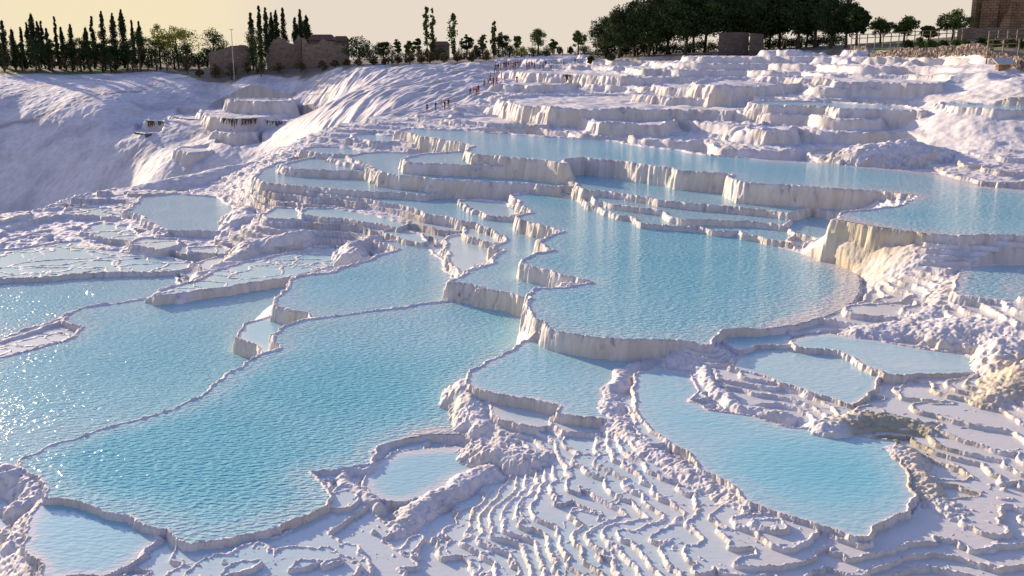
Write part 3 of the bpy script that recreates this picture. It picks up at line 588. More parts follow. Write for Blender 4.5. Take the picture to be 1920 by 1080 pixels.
def empty(name, loc, rz=0):
    o = bpy.data.objects.new(name, None); sc.collection.objects.link(o); o.location = loc; o.rotation_euler = (0, 0, rz); return o
def tree(name, kind, x, y, z, h, wd, foliage, dens=1.0, cbx=None):
    root = empty(name, (x, y, z-.15)); zz = lambda *a: None
    paths = []
    if kind == 'column':                                    # cypress
        lo = .10*h; m = int(52*dens); wd = wd*1.45; t = g.random(m)**.9; zc = lo+(h-lo)*t
        pr_ = np.sin(np.pi*np.clip(t*.88+.10, 0, 1))**.75*(1-t*.35)
        an = g.random(m)*6.28; ro = pr_*wd/2*.55*g.random(m)
        cent = np.stack([ro*np.cos(an), ro*np.sin(an), zc], 1); rad = np.maximum(.2, pr_*wd/2*.62)
        v, f = leaves(cent, rad, 70, max(.2, wd*.055), 1.5); ct = np.array([[0, 0, h*.95]]); v2, f2 = leaves(ct, np.array([wd*.06]), 20, .2, 5)
        v = np.concatenate([v, v2]); f = np.concatenate([f, f2+len(v)-len(v2)])
        paths = [[(0, 0, 0, .05*wd+.08), (0, 0, h*.5, .04*wd+.05), (0, 0, h*.9, .03)]]
    elif kind == 'poplar':
        lo = .12*h; m = int(52*dens); wd = wd*1.35; t = g.random(m); zc = lo+(h-lo)*t
        pr_ = np.sin(np.pi*np.clip(t*.9+.06, 0, 1))**.6*(.6+.4*np.sin(t*17+g.random()*6)**2)
        an = g.random(m)*6.28; ro = pr_*wd/2*.75*g.random(m)
        v, f = leaves(np.stack([ro*np.cos(an), ro*np.sin(an), zc], 1), np.maximum(.25, pr_*wd/2*.38), 22, .26, 1.5)
        paths = [[(0, 0, 0, .16), (.1, 0, h*.5, .1), (0, 0, h*.95, .02)]]
    elif kind in ('pine', 'broad'):
        cb = .17 if kind == 'pine' else .24; cb = cbx or cb; wd = wd*(1.35 if kind == 'pine' else 1.2)
        m = int((64 if kind == 'pine' else 34)*dens); u_ = g.random(m); an = g.random(m)*6.28; el = np.arccos(1-1.9*g.random(m))
        R_ = wd/2*(.45+.5*g.random(m)); hh = (1-cb)*h*.5; cz_ = cb*h+hh
        cent = np.stack([R_*np.sin(el)*np.cos(an), R_*np.sin(el)*np.sin(an), cz_+hh*.8*np.cos(el)*(.6+.4*g.random(m))], 1)
        inner = cent[:m//2]*[.45, .45, 1]; cent = np.concatenate([cent, inner]); rad = wd*(.11+.08*g.random(len(cent)))
        v, f = leaves(cent, rad, 84 if kind == 'pine' else 60, max(.16, wd*.021), .7)
        tr = .012*h+.1; lean = g.normal(size=2)*.03*h
        paths = [[(0, 0, 0, tr*1.35), (lean[0]*.3, lean[1]*.3, h*.25, tr), (lean[0], lean[1], h*.6, tr*.7), (lean[0], lean[1], h*.88, tr*.2)]]
        for i in range(7):
            c = cent[int(g.integers(len(cent)))]; s0 = h*(.28+.25*g.random()); paths.append([(lean[0]*.6, lean[1]*.6, s0, tr*.45), (c[0]*.5, c[1]*.5, (s0+c[2])/2+.3, tr*.28), (c[0], c[1], c[2], tr*.1)])
    else:                                                   # dome, down to the ground
        m = int(34*dens); an = g.random(m)*6.28; el = np.arccos(1-g.random(m)*1.05)
        R_ = wd/2*(.62+.22*g.random(m)); cent = np.stack([R_*np.sin(el)*np.cos(an), R_*np.sin(el)*np.sin(an), h*.30+h*.55*np.cos(el)], 1)
        cent = np.concatenate([cent, cent[:m//2]*[.5, .5, .8]]); rad = wd*(.12+.06*g.random(len(cent)))
        v, f = leaves(cent, rad, 50, max(.09, wd*.023), .9)
        paths = [[(0, 0, 0, .06*wd*.6+.03), (0, 0, h*.6, .03*wd+.01)]]
        for i in range(4): c = cent[int(g.integers(len(cent)))]; paths.append([(0, 0, .05*h, .03*wd*.6+.02), (c[0]*.8, c[1]*.8, c[2]*.8, .01)])
    link('crown', mesh_np('crown', v, f, foliage, False), root)
    tv, tf = tubes(paths); link('trunk', mesh_np('trunk', tv, tf, M_BARK), root)
    if name == 'oleander_bush':
        k_ = g.integers(len(cent), size=60); bc = cent[k_]*1.08; v, f = leaves(bc+[0, 0, .1*h], wd*.06*np.ones(len(bc)), 9, max(.07, wd*.022), 1.)
        link('blossom', mesh_np('blossom', v, f, M_FLO, False), root)
    return root
def ztop(u, v, r): a, y, z = ray(u, v); return r*z/math.hypot(a, y)
def plant(name, kind, u, r, vt, wpx, fol, label, cat, group=None, dens=1., hmin=1., cbx=None):
    x, y = pr(u, r); z = zat(x, y); h = max(hmin, ztop(u, vt, r)-z); o = tree(name, kind, x, y, z, h, wpx*y/F, fol, dens, cbx)
    tag(o, label, cat, group); return o
cyp = [(3,84,12,318),(11,37,15,312),(27,52,15,308),(44,49,9,315),(56,42,12,318),(66,25,20,310),(76,40,14,318),(83,38,9,312),(92,53,13,306),(109,30,8,312),(119,51,14,318),(137,46,15,308),(165,52,18,310),(178,29,12,315),(197,21,17,312),(217,25,17,308),(234,18,20,312),(252,38,8,318),(265,40,14,320)]
for i, (u, vt, wp, r) in enumerate(cyp):
    plant('cypress_tree', 'column', u, r, vt, wp, M_CYP, 'dark cypress, %s in the row along the left plateau' % nth(i, len(cyp)), 'cypress tree', 'cypresses along the left plateau')
cyp2 = [(474,22,18,262),(490,11,13,268),(502,14,14,262),(512,24,14,270),(521,17,16,264),(534,15,15,268),(556,32,15,262),(566,18,16,268),(577,30,22,262)]
for i, (u, vt, wp, r) in enumerate(cyp2):
    plant('cypress_tree', 'column', u, r, vt, wp, M_CYP, 'dark cypress, %s in the tight clump behind the ruined walls' % nth(i, len(cyp2)), 'cypress tree', 'cypresses behind the ruins')
low = [(40,72,22,305),(66,68,36,300),(96,70,28,302),(122,72,26,304),(150,66,34,302),(168,66,26,300),(192,74,30,302),(214,64,32,304),(238,78,30,302)]
for i, (u, vt, wp, r) in enumerate(low):
    plant('pine_tree', 'broad', u, r, vt, wp, M_PINE, 'small round-topped pine, %s of those below the left cypress row' % nth(i, len(low)), 'pine tree', 'small pines under the cypress row')
for (nm, kd, u, r, vt, wp, fo, lab, cat) in [
 ('broad_tree','broad',262,292,54,46,M_PINE,'dark dense tree at the right end of the left cypress row','tree'),
 ('broad_tree','broad',300,298,38,34,M_GOLD,'yellow-green sunlit tree with a narrow crown, left of the golden plane','tree'),
 ('broad_tree','broad',334,298,40,62,M_GOLD,'wide golden-green tree glowing against the sky','tree'),
 ('pine_tree','broad',400,278,50,50,M_PINE,'loose dark pine standing left of the lamp post','pine tree'),
 ('bush','dome',206,296,92,34,M_CYP,'dark rounded bush beneath the tall cypresses','bush'),
 ('bush','dome',248,294,94,26,M_CYP,'small dark bush between the cypress row and the golden tree','bush'),
 ('bush','dome',292,290,62,42,M_CYP,'big dark evergreen mass below the yellow-green tree','bush'),
 ('bush','dome',312,288,84,26,M_CYP,'small dark evergreen bush in front of the golden tree trunk','bush'),
 ('bush','dome',350,288,74,50,M_CYP,'broad dark bush under the right side of the golden tree','bush'),
 ('bush','dome',415,268,78,24,M_CYP,'dark bush at the upper left corner of the low ruin','bush'),
 ('bush','dome',44,306,106,16,M_CYP,'little dark bush under the leftmost cypresses','bush'),
 ('round_tree','dome',480,252,42,54,M_PINE,'dark rounded tree at the left end of the tall ruined wall','tree'),
 ('bush','dome',488,246,92,26,M_OLE,'green bush under the dark rounded tree','bush'),
 ('round_tree','dome',674,228,63,68,M_PINE,'large dark dome-shaped tree standing alone right of the ruins','tree'),
 ('broad_tree','broad',720,262,73,28,M_PINE,'small dark tree just right of the large dome-shaped tree','tree'),
 ('broad_tree','broad',745,270,70,14,M_LEAF,'slender pale young tree right of the large dome','tree'),
 ('broad_tree','broad',768,268,74,18,M_LEAF,'thin young tree with a sparse crown left of the poplars','tree'),
 ('broad_tree','broad',783,262,64,13,M_PINE,'small round lollipop-shaped tree beside the twin poplars','tree'),
 ('poplar_tree','poplar',801,258,10,15,M_LEAF,'tall poplar, left one of the twin pair','poplar tree'),
 ('poplar_tree','poplar',812,260,15,13,M_LEAF,'tall poplar, right one of the twin pair','poplar tree'),
 ('poplar_tree','poplar',851,255,25,24,M_LEAF,'wide single poplar right of the small dark roof','poplar tree'),
 ('broad_tree','broad',876,252,60,21,M_PINE,'dark bushy tree right of the wide poplar','tree'),
 ('bush','dome',893,250,80,18,M_OLE,'low dark bush between the wide poplar and the small green tree','bush'),
 ('broad_tree','broad',906,252,58,16,M_LEAF,'small light green tree left of the slim poplar','tree'),
 ('poplar_tree','poplar',926,250,40,12,M_LEAF,'slim short poplar above the stair head','poplar tree'),
 ('broad_tree','broad',943,250,55,24,M_PINE,'bushy tree touching the slim short poplar','tree'),
 ('broad_tree','broad',969,262,60,15,M_LEAF,'small tree above the crowd of visitors','tree'),
 ('broad_tree','broad',1009,262,50,32,M_LEAF,'spreading tree in the middle of the open walkway','tree'),
 ('broad_tree','broad',1037,266,70,14,M_LEAF,'very small tree right of the spreading walkway tree','tree'),
 ('broad_tree','broad',1084,262,53,24,M_LEAF,'lone small tree left of the pine grove','tree'),
 ('bush','dome',978,246,84,28,M_GOLD,'light green rounded bush behind the crowd','bush'),
 ('bush','dome',1049,262,84,14,M_OLE,'tiny dark bush behind the upper walkway','bush'),
 ('bush','dome',1070,262,84,12,M_OLE,'tiny bush left of the lone small tree','bush'),
 ('bush','dome',1108,196,101,16,M_OLE,'dark bush at the left foot of the pine grove','bush'),
 ('bush','dome',1146,190,98,18,M_OLE,'low bush under the first grove pines','bush'),
 ('broad_tree','broad',1648,190,28,46,M_LEAF,'leafy green tree just right of the pine grove','tree'),
 ('broad_tree','broad',1692,186,28,44,M_LEAF,'leafy green tree, middle of the three near the right ruin','tree'),
 ('broad_tree','broad',1738,184,44,30,M_LEAF,'low pale green tree in the gap left of the big bushy tree','tree'),
 ('broad_tree','broad',1782,180,14,56,M_LEAF,'big bushy tree touching the left corner of the stone ruin','tree')]:
    plant(nm, kd, u, r, vt, wp, fo, lab, cat)
pines = [(1136,204,22,52),(1160,194,4,60),(1190,204,-6,66),(1216,192,-18,70),(1250,202,-28,76),(1284,190,-30,78),(1320,202,-36,80),(1354,188,-36,84),(1390,200,-32,80),(1426,186,-36,80),(1460,196,-30,78),(1494,184,-32,78),(1526,190,-28,66),(1556,178,-16,54),(1584,176,-12,44),(1604,172,2,30)]
for i, (u, r, vt, wp) in enumerate(pines):
    plant('pine_tree', 'pine', u, r, vt, wp, M_PINE, 'tall dark pine, %s in the dense grove at the top right' % nth(i, len(pines)), 'pine tree', 'pines of the dark grove', 1.2, cbx=(.06 if i < 4 else (.13 if i % 3 else .2)))
back = [(1230,228,10,60),(1300,226,0,60),(1370,222,0,60),(1440,216,0,60),(1510,210,0,50)]
for i, (u, r, vt, wp) in enumerate(back):
    plant('pine_tree', 'pine', u, r, vt, wp, M_PINE, 'dark pine half hidden, %s in the back row of the grove' % nth(i, len(back)), 'pine tree', 'back row of the grove', 1.)
und = [(1135,95),(1165,84),(1195,86),(1225,84),(1255,85),(1290,84),(1320,82),(1352,80),(1385,80),(1440,80),(1470,76),(1500,78),(1530,74),(1560,72)]
for i, (u, vt) in enumerate(und):
    plant('undergrowth_bush', 'dome', u, 206-(u-1130)*.03+(i % 3)*5, vt-9, 54, M_PINE, 'dark shrub, %s in the undergrowth between the grove trunks' % nth(i, len(und)), 'bush', 'undergrowth of the pine grove', .7, 1.2)
und2 = [(6,100),(28,102),(48,98),(72,96),(90,98),(112,94),(134,96),(156,92),(176,96),(196,90),(216,92),(232,96),(262,88),(284,92),(326,92),(346,100),(372,102),(388,98)]
for i, (u, vt) in enumerate(und2):
    plant('undergrowth_bush', 'dome', u, (304 if u < 300 else 284)+(i % 3)*4, vt-6, 50, M_OLE if i % 2 else M_PINE, 'dark green bush, %s in the undergrowth of the left plateau' % nth(i, len(und2)), 'bush', 'undergrowth on the left plateau', .7, 1.2)
ole = [(97,104,16),(118,108,16),(143,102,20),(166,103,22),(190,106,20),(216,114,14),(256,106,20),(276,108,16),(350,98,22),
 (372,127,18),(402,116,22),(432,112,24),(462,112,22),(488,118,22),(522,114,22),(563,110,24),(604,112,22),(628,110,20),(650,112,18),(672,116,18),(700,112,18),(722,112,16),(746,104,18),(768,100,20),(790,100,18),(806,94,22),(832,98,20),(858,98,20),(884,96,20),(912,92,18)]
for i, (u, vt, wp) in enumerate(ole):
    r = float(np.interp(u, SOIL_U, SOIL_R))+(4 if u > 360 else 6)+g.random()*4
    plant('oleander_bush', 'dome', u, r, vt, wp, M_OLE, 'oleander bush with dull pink flowers, %s along the plateau edge' % nth(i, len(ole)), 'oleander bush', 'oleanders along the plateau edge', .7, 1.6)
ole2 = [(1700,66,26),(1722,60,24),(1742,66,24),(1764,70,24),(1790,64,26),(1806,70,26),(1836,62,30),(1862,82,26),(1890,84,26),(1912,82,24)]
for i, (u, vt, wp) in enumerate(ole2):
    r = float(np.interp(u, SOIL_U, SOIL_R))+10+g.random()*3
    plant('garden_bush', 'dome', u, r, vt+6, wp, M_LEAF if i % 3 else M_OLE, 'green garden bush, %s behind the low rubble wall at right' % nth(i, len(ole2)), 'bush', 'bushes behind the rubble wall', .7, 1.2)
bk = [(700,88),(735,90),(760,90),(790,88),(820,88),(870,88),(900,84),(935,86),(955,84),(1000,88),(1025,87),(1095,86)]
for i, (u, vt) in enumerate(bk):
    plant('hedge_bush', 'dome', u, 246+g.random()*14, vt-1, 42, M_OLE, 'low dark hedge bush, %s in the line behind the oleanders' % nth(i, len(bk)), 'bush', 'hedge line behind the oleanders', .6, 1.)

# ---------------------------------------------------------------- ruins, walls, posts
def stone(name, ca, cb, scale, mortar):
    m, t, b = material(name, .9, spec=.1); tc = t.nodes.new('ShaderNodeTexCoord'); br = t.nodes.new('ShaderNodeTexBrick'); mp = t.nodes.new('ShaderNodeMapping')
    mp.inputs['Rotation'].default_value = (math.pi/2, 0, 0); br.inputs['Scale'].default_value = scale; br.inputs['Color1'].default_value = (*ca, 1); br.inputs['Color2'].default_value = (*cb, 1); br.inputs['Mortar'].default_value = (*mortar, 1)
    br.inputs['Mortar Size'].default_value = .025; br.offset = .5
    no = t.nodes.new('ShaderNodeTexNoise'); no.inputs['Scale'].default_value = 1.3; no.inputs['Detail'].default_value = 5
    mr = t.nodes.new('ShaderNodeMapRange'); mr.inputs[3].default_value = .55; mr.inputs[4].default_value = 1.35; mm = t.nodes.new('ShaderNodeMixRGB'); mm.blend_type = 'MULTIPLY'; mm.inputs[0].default_value = 1
    L(t, tc.outputs['Object'], mp.inputs[0]); L(t, mp.outputs[0], br.inputs[0]); L(t, tc.outputs['Object'], no.inputs[0]); L(t, no.outputs[0], mr.inputs[0])
    L(t, br.outputs[0], mm.inputs[1]); L(t, mr.outputs[0], mm.inputs[2]); L(t, mm.outputs[0], b.inputs['Base Color'])
    bu = t.nodes.new('ShaderNodeBump'); bu.inputs['Strength'].default_value = .5; bu.inputs['Distance'].default_value = .1; L(t, no.outputs[0], bu.inputs['Height']); L(t, bu.outputs[0], b.inputs['Normal'])
    return m
M_STONE = stone('ruin_stone', (.21, .17, .14), (.29, .24, .19), .9, (.14, .10, .08))
M_STONE2 = stone('tawny_stone', (.34, .22, .13), (.46, .31, .19), .6, (.18, .12, .08))
M_SHADED = stone('shaded_stone', (.10, .085, .075), (.13, .11, .095), .9, (.07, .06, .05))  # ruin stone darkened, with the grove's shade put into its colour
M_ROOF = noisy('roof_tiles', (.14, .07, .05), (.22, .11, .08), 2., .9, .2)
M_WOOD = noisy('grey_wood', (.20, .15, .11), (.32, .25, .18), 2., .9, .2)
M_METAL = noisy('painted_metal', (.5, .5, .48), (.62, .62, .6), 2., .6, 0)
def profile_wall(u0, u1, r, tops, thick, mat, parent=None, name='wall', step=.45, rag=.25, holes=()):
    """masonry wall whose ragged top follows (u, v) points; built at its own distance with real thickness"""
    x0, y0 = pr(u0, r); x1, y1 = pr(u1, r); ln = math.hypot(x1-x0, y1-y0); n = max(2, int(ln/step)); ex, ey = (x1-x0)/ln, (y1-y0)/ln
    zb = min(zat(x0, y0), zat(x1, y1), zat((x0+x1)/2, (y0+y1)/2))-.4
    us = [t[0] for t in tops]; vs_ = [t[1] for t in tops]; nz = 14; P_ = []; idn = {}
    for i in range(n+1):
        f = i/n; u = u0+(u1-u0)*f; x = x0+(x1-x0)*f; y = y0+(y1-y0)*f; zt = ztop(u, float(np.interp(u, us, vs_)), math.hypot(x, y))+rag*(random.random()-.5)
        for side in (0, 1):
            for k_ in range(nz+1):
                dz = (zt-zb)*k_/nz; j = .10*(random.random()-.5); off = (thick*side)+j-(.03*dz if side == 0 else -.03*dz)*0
                P_.append((x-x0-ey*off, y-y0+ex*off, zb+dz)); idn[(i, side, k_)] = len(P_)-1
    fs = []
    for i in range(n):
        um = u0+(u1-u0)*(i+.5)/n
        for k_ in range(nz):
            hole = any(a <= um <= b_ and c <= (k_+.5)/nz <= d for a, b_, c, d in holes)
            if hole:
                continue
            fs.append((idn[(i, 0, k_)], idn[(i+1, 0, k_)], idn[(i+1, 0, k_+1)], idn[(i, 0, k_+1)]))
            fs.append((idn[(i+1, 1, k_)], idn[(i, 1, k_)], idn[(i, 1, k_+1)], idn[(i+1, 1, k_+1)]))
        fs.append((idn[(i, 0, nz)], idn[(i+1, 0, nz)], idn[(i+1, 1, nz)], idn[(i, 1, nz)]))
    for i in (0, n):
        for k_ in range(nz): fs.append((idn[(i, 0, k_)], idn[(i, 0, k_+1)], idn[(i, 1, k_+1)], idn[(i, 1, k_)]))
    v = np.array(P_); o = link(name, mesh_np(name, v, np.array(fs), mat, False), parent); o.location = (x0, y0, 0); return o
def boxes(name, lst, mat, parent=None):
    """lst of (centre xyz, half sizes xyz, rotation z) joined into one mesh"""
    vs, fs = [], []
    for (c, h, rz) in lst:
        b0 = len(vs); cr_, sr_ = math.cos(rz), math.sin(rz); bv = min(h)*.15
        for dx, dy, dz in [(-1,-1,-1),(1,-1,-1),(1,1,-1),(-1,1,-1),(-1,-1,1),(1,-1,1),(1,1,1),(-1,1,1)]:
            lx, ly = dx*h[0], dy*h[1]; vs.append((c[0]+lx*cr_-ly*sr_, c[1]+lx*sr_+ly*cr_, c[2]+dz*h[2]))
        for q in [(0,3,2,1),(4,5,6,7),(0,1,5,4),(1,2,6,5),(2,3,7,6),(3,0,4,7)]: fs.append([b0+i for i in q])
    return link(name, mesh_np(name, np.array(vs), np.array(fs), mat, False), parent)
o = profile_wall(392, 470, 262, [(392,98),(400,96),(420,93),(435,86),(452,84),(466,86),(470,92)], 5, M_STONE, name='ruined_wall'); tag(o, 'low brown ruin with a sloping top, left of the cypress clump', 'ruin')
o = profile_wall(500, 566, 254, [(500,98),(506,86),(514,74),(530,70),(536,72),(539,80),(552,82),(556,74),(561,66),(566,70)], 4, M_STONE, name='ruined_wall', rag=.6); tag(o, 'tall broken masonry wall, left half of the big ruin', 'ruin')
o = profile_wall(567, 650, 248, [(567,68),(574,72),(580,84),(600,80),(606,74),(620,78),(634,84),(642,82),(650,98)], 4, M_STONE, name='ruined_wall', rag=.6); tag(o, 'broken masonry wall beside the dome-shaped tree, right half of the big ruin', 'ruin')
def hut(u0, u1, r, v_eave, v_ridge, label, name='stone_house'):
    x0, y0 = pr(u0, r); x1, y1 = pr(u1, r); cx, cy = (x0+x1)/2, (y0+y1)/2; w_ = math.hypot(x1-x0, y1-y0); z = zat(cx, cy); ze = ztop((u0+u1)/2, v_eave, r); zr_ = ztop((u0+u1)/2, v_ridge, r)
    root = empty(name, (cx, cy, z-.2)); tag(root, label, 'building'); H = ze-z
    boxes('wall', [((0, 0, H/2), (w_/2, 3, H/2), 0)], M_STONE, root); e_ = .4; hx = w_/2+e_; RZ = zr_-z
    v = np.array([(-hx,-3.4,H+.01),(hx,-3.4,H+.01),(hx,3.4,H+.01),(-hx,3.4,H+.01),(-hx*.72,0,RZ),(hx*.72,0,RZ)])
    link('roof', mesh_np('roof', v, np.array([(0,1,5,4),(2,3,4,5),(1,2,5,5),(3,0,4,4)]), M_ROOF, False), root)
    boxes('door', [((-w_*.2, -3.03, 1.1), (.5, .05, 1.1), 0)], M_WOOD, root); boxes('window', [((w_*.2, -3.03, 1.5), (.45, .05, .45), 0)], M_ROOF, root)
hut(584, 628, 256, 74, 63, 'brown building with a long low roof behind the ruined walls')
hut(630, 652, 262, 76, 66, 'smaller brown roof peeking out between ruin and dome-shaped tree')
hut(808, 842, 272, 84, 76, 'small dark roofed hut between the twin poplars and the wide poplar')
o = profile_wall(1346, 1402, 176, [(1346,62),(1375,60),(1402,61)], 5, M_SHADED, name='stone_building', rag=.1); tag(o, 'dim grey stone building in the shade of the pine grove', 'building')
o = profile_wall(1404, 1430, 174, [(1404,62),(1430,64)], 4, M_SHADED, name='garden_wall', rag=.1); tag(o, 'short lighter wall joined to the right of the shaded stone building', 'wall')
# big ruin, upper right
root = empty('stone_ruin', (*pr(1870, 186), zat(*pr(1870, 186)))); tag(root, 'massive tawny stone ruin with lit pilaster in the top right corner', 'ruin'); rx, ry, rz0 = root.location
def sub(o): o.parent = root; o.location = (o.location[0]-rx, o.location[1]-ry, o.location[2]-rz0)
sub(profile_wall(1818, 1990, 186, [(1818,-22),(1880,-26),(1990,-30)], 6, M_STONE2, name='wall', rag=.4))
sub(profile_wall(1812, 1820, 183.5, [(1812,-14),(1820,-16)], 3, M_STONE2, name='pilaster', rag=.1)); sub(profile_wall(1884, 1893, 184, [(1884,-20),(1893,-20)], 2, M_STONE2, name='pilaster', rag=.1))
sub(profile_wall(1868, 1886, 183, [(1868,46),(1876,30),(1884,8),(1886,-4)], 2, M_STONE2, name='buttress', rag=.8)); sub(profile_wall(1809, 1823, 183, [(1809,8),(1823,8)], 3.4, M_STONE2, name='cornice', rag=.05) if False else profile_wall(1830, 1862, 185.2, [(1830,4),(1862,3)], .7, M_STONE2, name='blocked_window', rag=.1))
o = profile_wall(1790, 1990, 165, [(1790,54),(1850,52),(1990,50)], 1.0, M_STONE, name='retaining_wall', rag=.15); tag(o, 'dark stone retaining wall below the top right ruin', 'wall')
# rubble wall along the edge of the terraces
vs = []; fs = []; cube = [(0,3,2,1),(4,5,6,7),(0,1,5,4),(1,2,6,5),(2,3,7,6),(3,0,4,7)]
for i, u in enumerate(np.linspace(1598, 1990, 300)):
    r0_ = float(np.interp(u, SOIL_U, SOIL_R)); hgt = float(np.interp(u, [1598, 1670, 1680, 1990], [.55, .75, 1.25, 1.2])); row = 0; zb = zat(*pr(u, r0_-1.0))-.15
    while row*.26 < hgt:
        r = r0_-.55+.22*row+random.random()*.25; x, y = pr(u+random.random()*1.2, r); z = zb+.12+row*.26+random.random()*.08; s_ = [.17+.16*random.random(), .18+.1*random.random(), .13+.07*random.random()]; rz = random.random()*3; b0 = len(vs)
        for dx, dy, dz in [(-1,-1,-1),(1,-1,-1),(1,1,-1),(-1,1,-1),(-1,-1,1),(1,-1,1),(1,1,1),(-1,1,1)]:
            q = .62+.38*random.random(); lx, ly, lz = dx*s_[0]*q, dy*s_[1]*q, dz*s_[2]*(.7+.3*random.random()); vs.append((x+lx*math.cos(rz)-ly*math.sin(rz), y+lx*math.sin(rz)+ly*math.cos(rz), z+lz))
        fs += [[b0+k_ for k_ in q] for q in cube]; row += 1
M_RUB = noisy('rubble', (.15, .13, .11), (.42, .35, .28), 1.6, .9, .3)
o = link('rubble_wall', mesh_np('rubble_wall', np.array(vs), np.array(fs), M_RUB, False)); tag(o, 'rough low rubble stone wall edging the white terraces at right', 'wall')
# fence rail
def fence(u0, u1, r, vt0, vt1, n, label):
    x0, y0 = pr(u0, r); root = empty('rail_fence', (x0, y0, 0)); tag(root, label, 'fence'); pts_ = []
    for i in range(n+1):
        f = i/n; u = u0+(u1-u0)*f; x, y = pr(u, r); z = zat(x, y); zt = ztop(u, vt0+(vt1-vt0)*f, r); pts_.append((x-x0, y-y0, zt))
        zz_ = min(z, zt-.9); boxes('post', [((x-x0, y-y0, (zt+zz_)/2), (.06, .06, (zt-zz_)/2), 0)], M_WOOD, root)
    for nm, dz in (('top_rail', 0), ('lower_rail', -.5)):
        v_, f_ = tubes([[(a, b_, c+dz, .055) for a, b_, c in pts_]]); link(nm, mesh_np(nm, v_, f_, M_WOOD), root)
fence(1594, 1800, 158, 66, 54, 14, 'brown wooden rail fence behind the bushes right of the grove')
fence(1850, 1990, 140, 58, 50, 8, 'brown rail fence in front of the top right ruin')
fence(1850, 1908, 118, 75, 72, 2, 'pale low barrier rail above the hedge at the right edge')
# information board
x, y = pr(1882, 112); z = zat(x, y); root = empty('information_board', (x, y, z), .3); tag(root, 'slanted pale information board on a plinth by the rubble wall', 'sign')
boxes('plinth', [((0, 0, .35), (.7, .2, .35), 0)], M_STONE2, root); b_ = boxes('panel', [((0, 0, 0), (1.15, .5, .04), 0)], M_METAL, root); b_.location = (0, -.1, .88); b_.rotation_euler = (.6, 0, 0)
# lamp post
x, y = pr(437, 254); z = zat(x, y); h = ztop(437, 56, 254)-z; root = empty('lamp_post', (x, y, z)); tag(root, 'thin pale lamp post against the sky left of the cypress clump', 'lamp post')
v, f = tubes([[(0, 0, 0, .13), (0, 0, h*.6, .09), (0, 0, h, .06)]], 8); link('pole', mesh_np('pole', v, f, M_METAL), root); boxes('lamp_head', [((0, 0, h+.08), (.42, .12, .08), 0)], M_METAL, root)

# ---------------------------------------------------------------- dark reeds hanging down the basin walls
M_REED = noisy('dry_reeds', (.07, .06, .04), (.20, .16, .10), 1.5, .9, 0)
def reeds(first, u0, u1, lpx, n, label):
    """blades hanging from the outer rim of the basin whose outline starts at the given vertex"""
    k0 = [p[5][0] for p in POOLS].index(first); D = -ZP[k0]; out = POOLS[k0][5]; fr_ = [out[0]]
    for p in out[1:]:
        if p[0] > fr_[-1][0]: fr_.append(p)
        else: break
    fu = [p[0] for p in fr_]; fv = [p[1] for p in fr_]; x, y = gp((u0+u1)/2, float(np.interp((u0+u1)/2, fu, fv)), D); z = -D
    root = empty('hanging_reeds', (x, y, z)); vs, fs = [], []; n = max(4, n)
    for i in range(n):
        u = u0+(u1-u0)*(i+random.random()*.7)/n; xa, ya = gp(u, float(np.interp(u, fu, fv)), D); d = math.hypot(xa, ya); fx, fy = -xa/d, -ya/d; w_ = .08+.14*random.random()
        ln = lpx*d/F*(.35+.65*random.random()); b0 = len(vs); za = -D+.12
        for k_ in range(5):
            f_ = k_/4; o_ = .35+.55*f_+.2*math.sin(f_*2.5); wz = w_*(1-.7*f_**2); zz_ = za-ln*f_; sx = .10*math.sin(i*3+f_*4)
            for s_ in (-1, 1): vs.append((xa+fx*o_+(-fy)*(wz*s_+sx)-x, ya+fy*o_+fx*(wz*s_+sx)-y, zz_-z))
            vs.append((xa+fx*(o_+w_*.6)-fy*sx-x, ya+fy*(o_+w_*.6)+fx*sx-y, zz_-z))
            if k_: q = b0+(k_-1)*3; fs += [(q, q+2, q+5, q+3), (q+2, q+1, q+4, q+5)]
        if i: fs.append((b0-15, b0-13, b0+2, b0))
    link('blades', mesh_np('blades', np.array(vs), np.array(fs), M_REED, False), root); tag(root, label, 'reeds', 'dark reeds on the ravine basins')
reeds((246,248), 252, 284, 36, 22, 'dark tuft of reeds hanging under the lowest left basin of the ravine')
reeds((270,227), 276, 290, 12, 7, 'small dark reed tuft on the leftmost upper basin')
reeds((270,227), 296, 305, 9, 5, 'tiny dark reed tuft on the right end of the leftmost basin')
reeds((318,219), 322, 342, 34, 12, 'long dark reeds at the left corner of the tall ravine basin')
reeds((318,219), 346, 389, 48, 26, 'widest curtain of dark reeds down the tall ravine basin')
reeds((375,212), 418, 446, 22, 12, 'short dark reeds under the middle ravine basin')
reeds((375,212), 452, 480, 12, 10, 'thin dark reeds along the right rim of the middle basin')
reeds((482,226), 485, 530, 32, 14, 'brown reed streaks on the left half of the right ravine basin')
reeds((482,226), 534, 576, 24, 9, 'sparser brown reed streaks on the right half of the right ravine basin')
reeds((403,272), 408, 428, 16, 7, 'small dark reed tuft low in the ravine under the front basin')
reeds((962,136), 1056, 1070, 14, 5, 'small dark reed tuft on the white wall behind the upper pool')

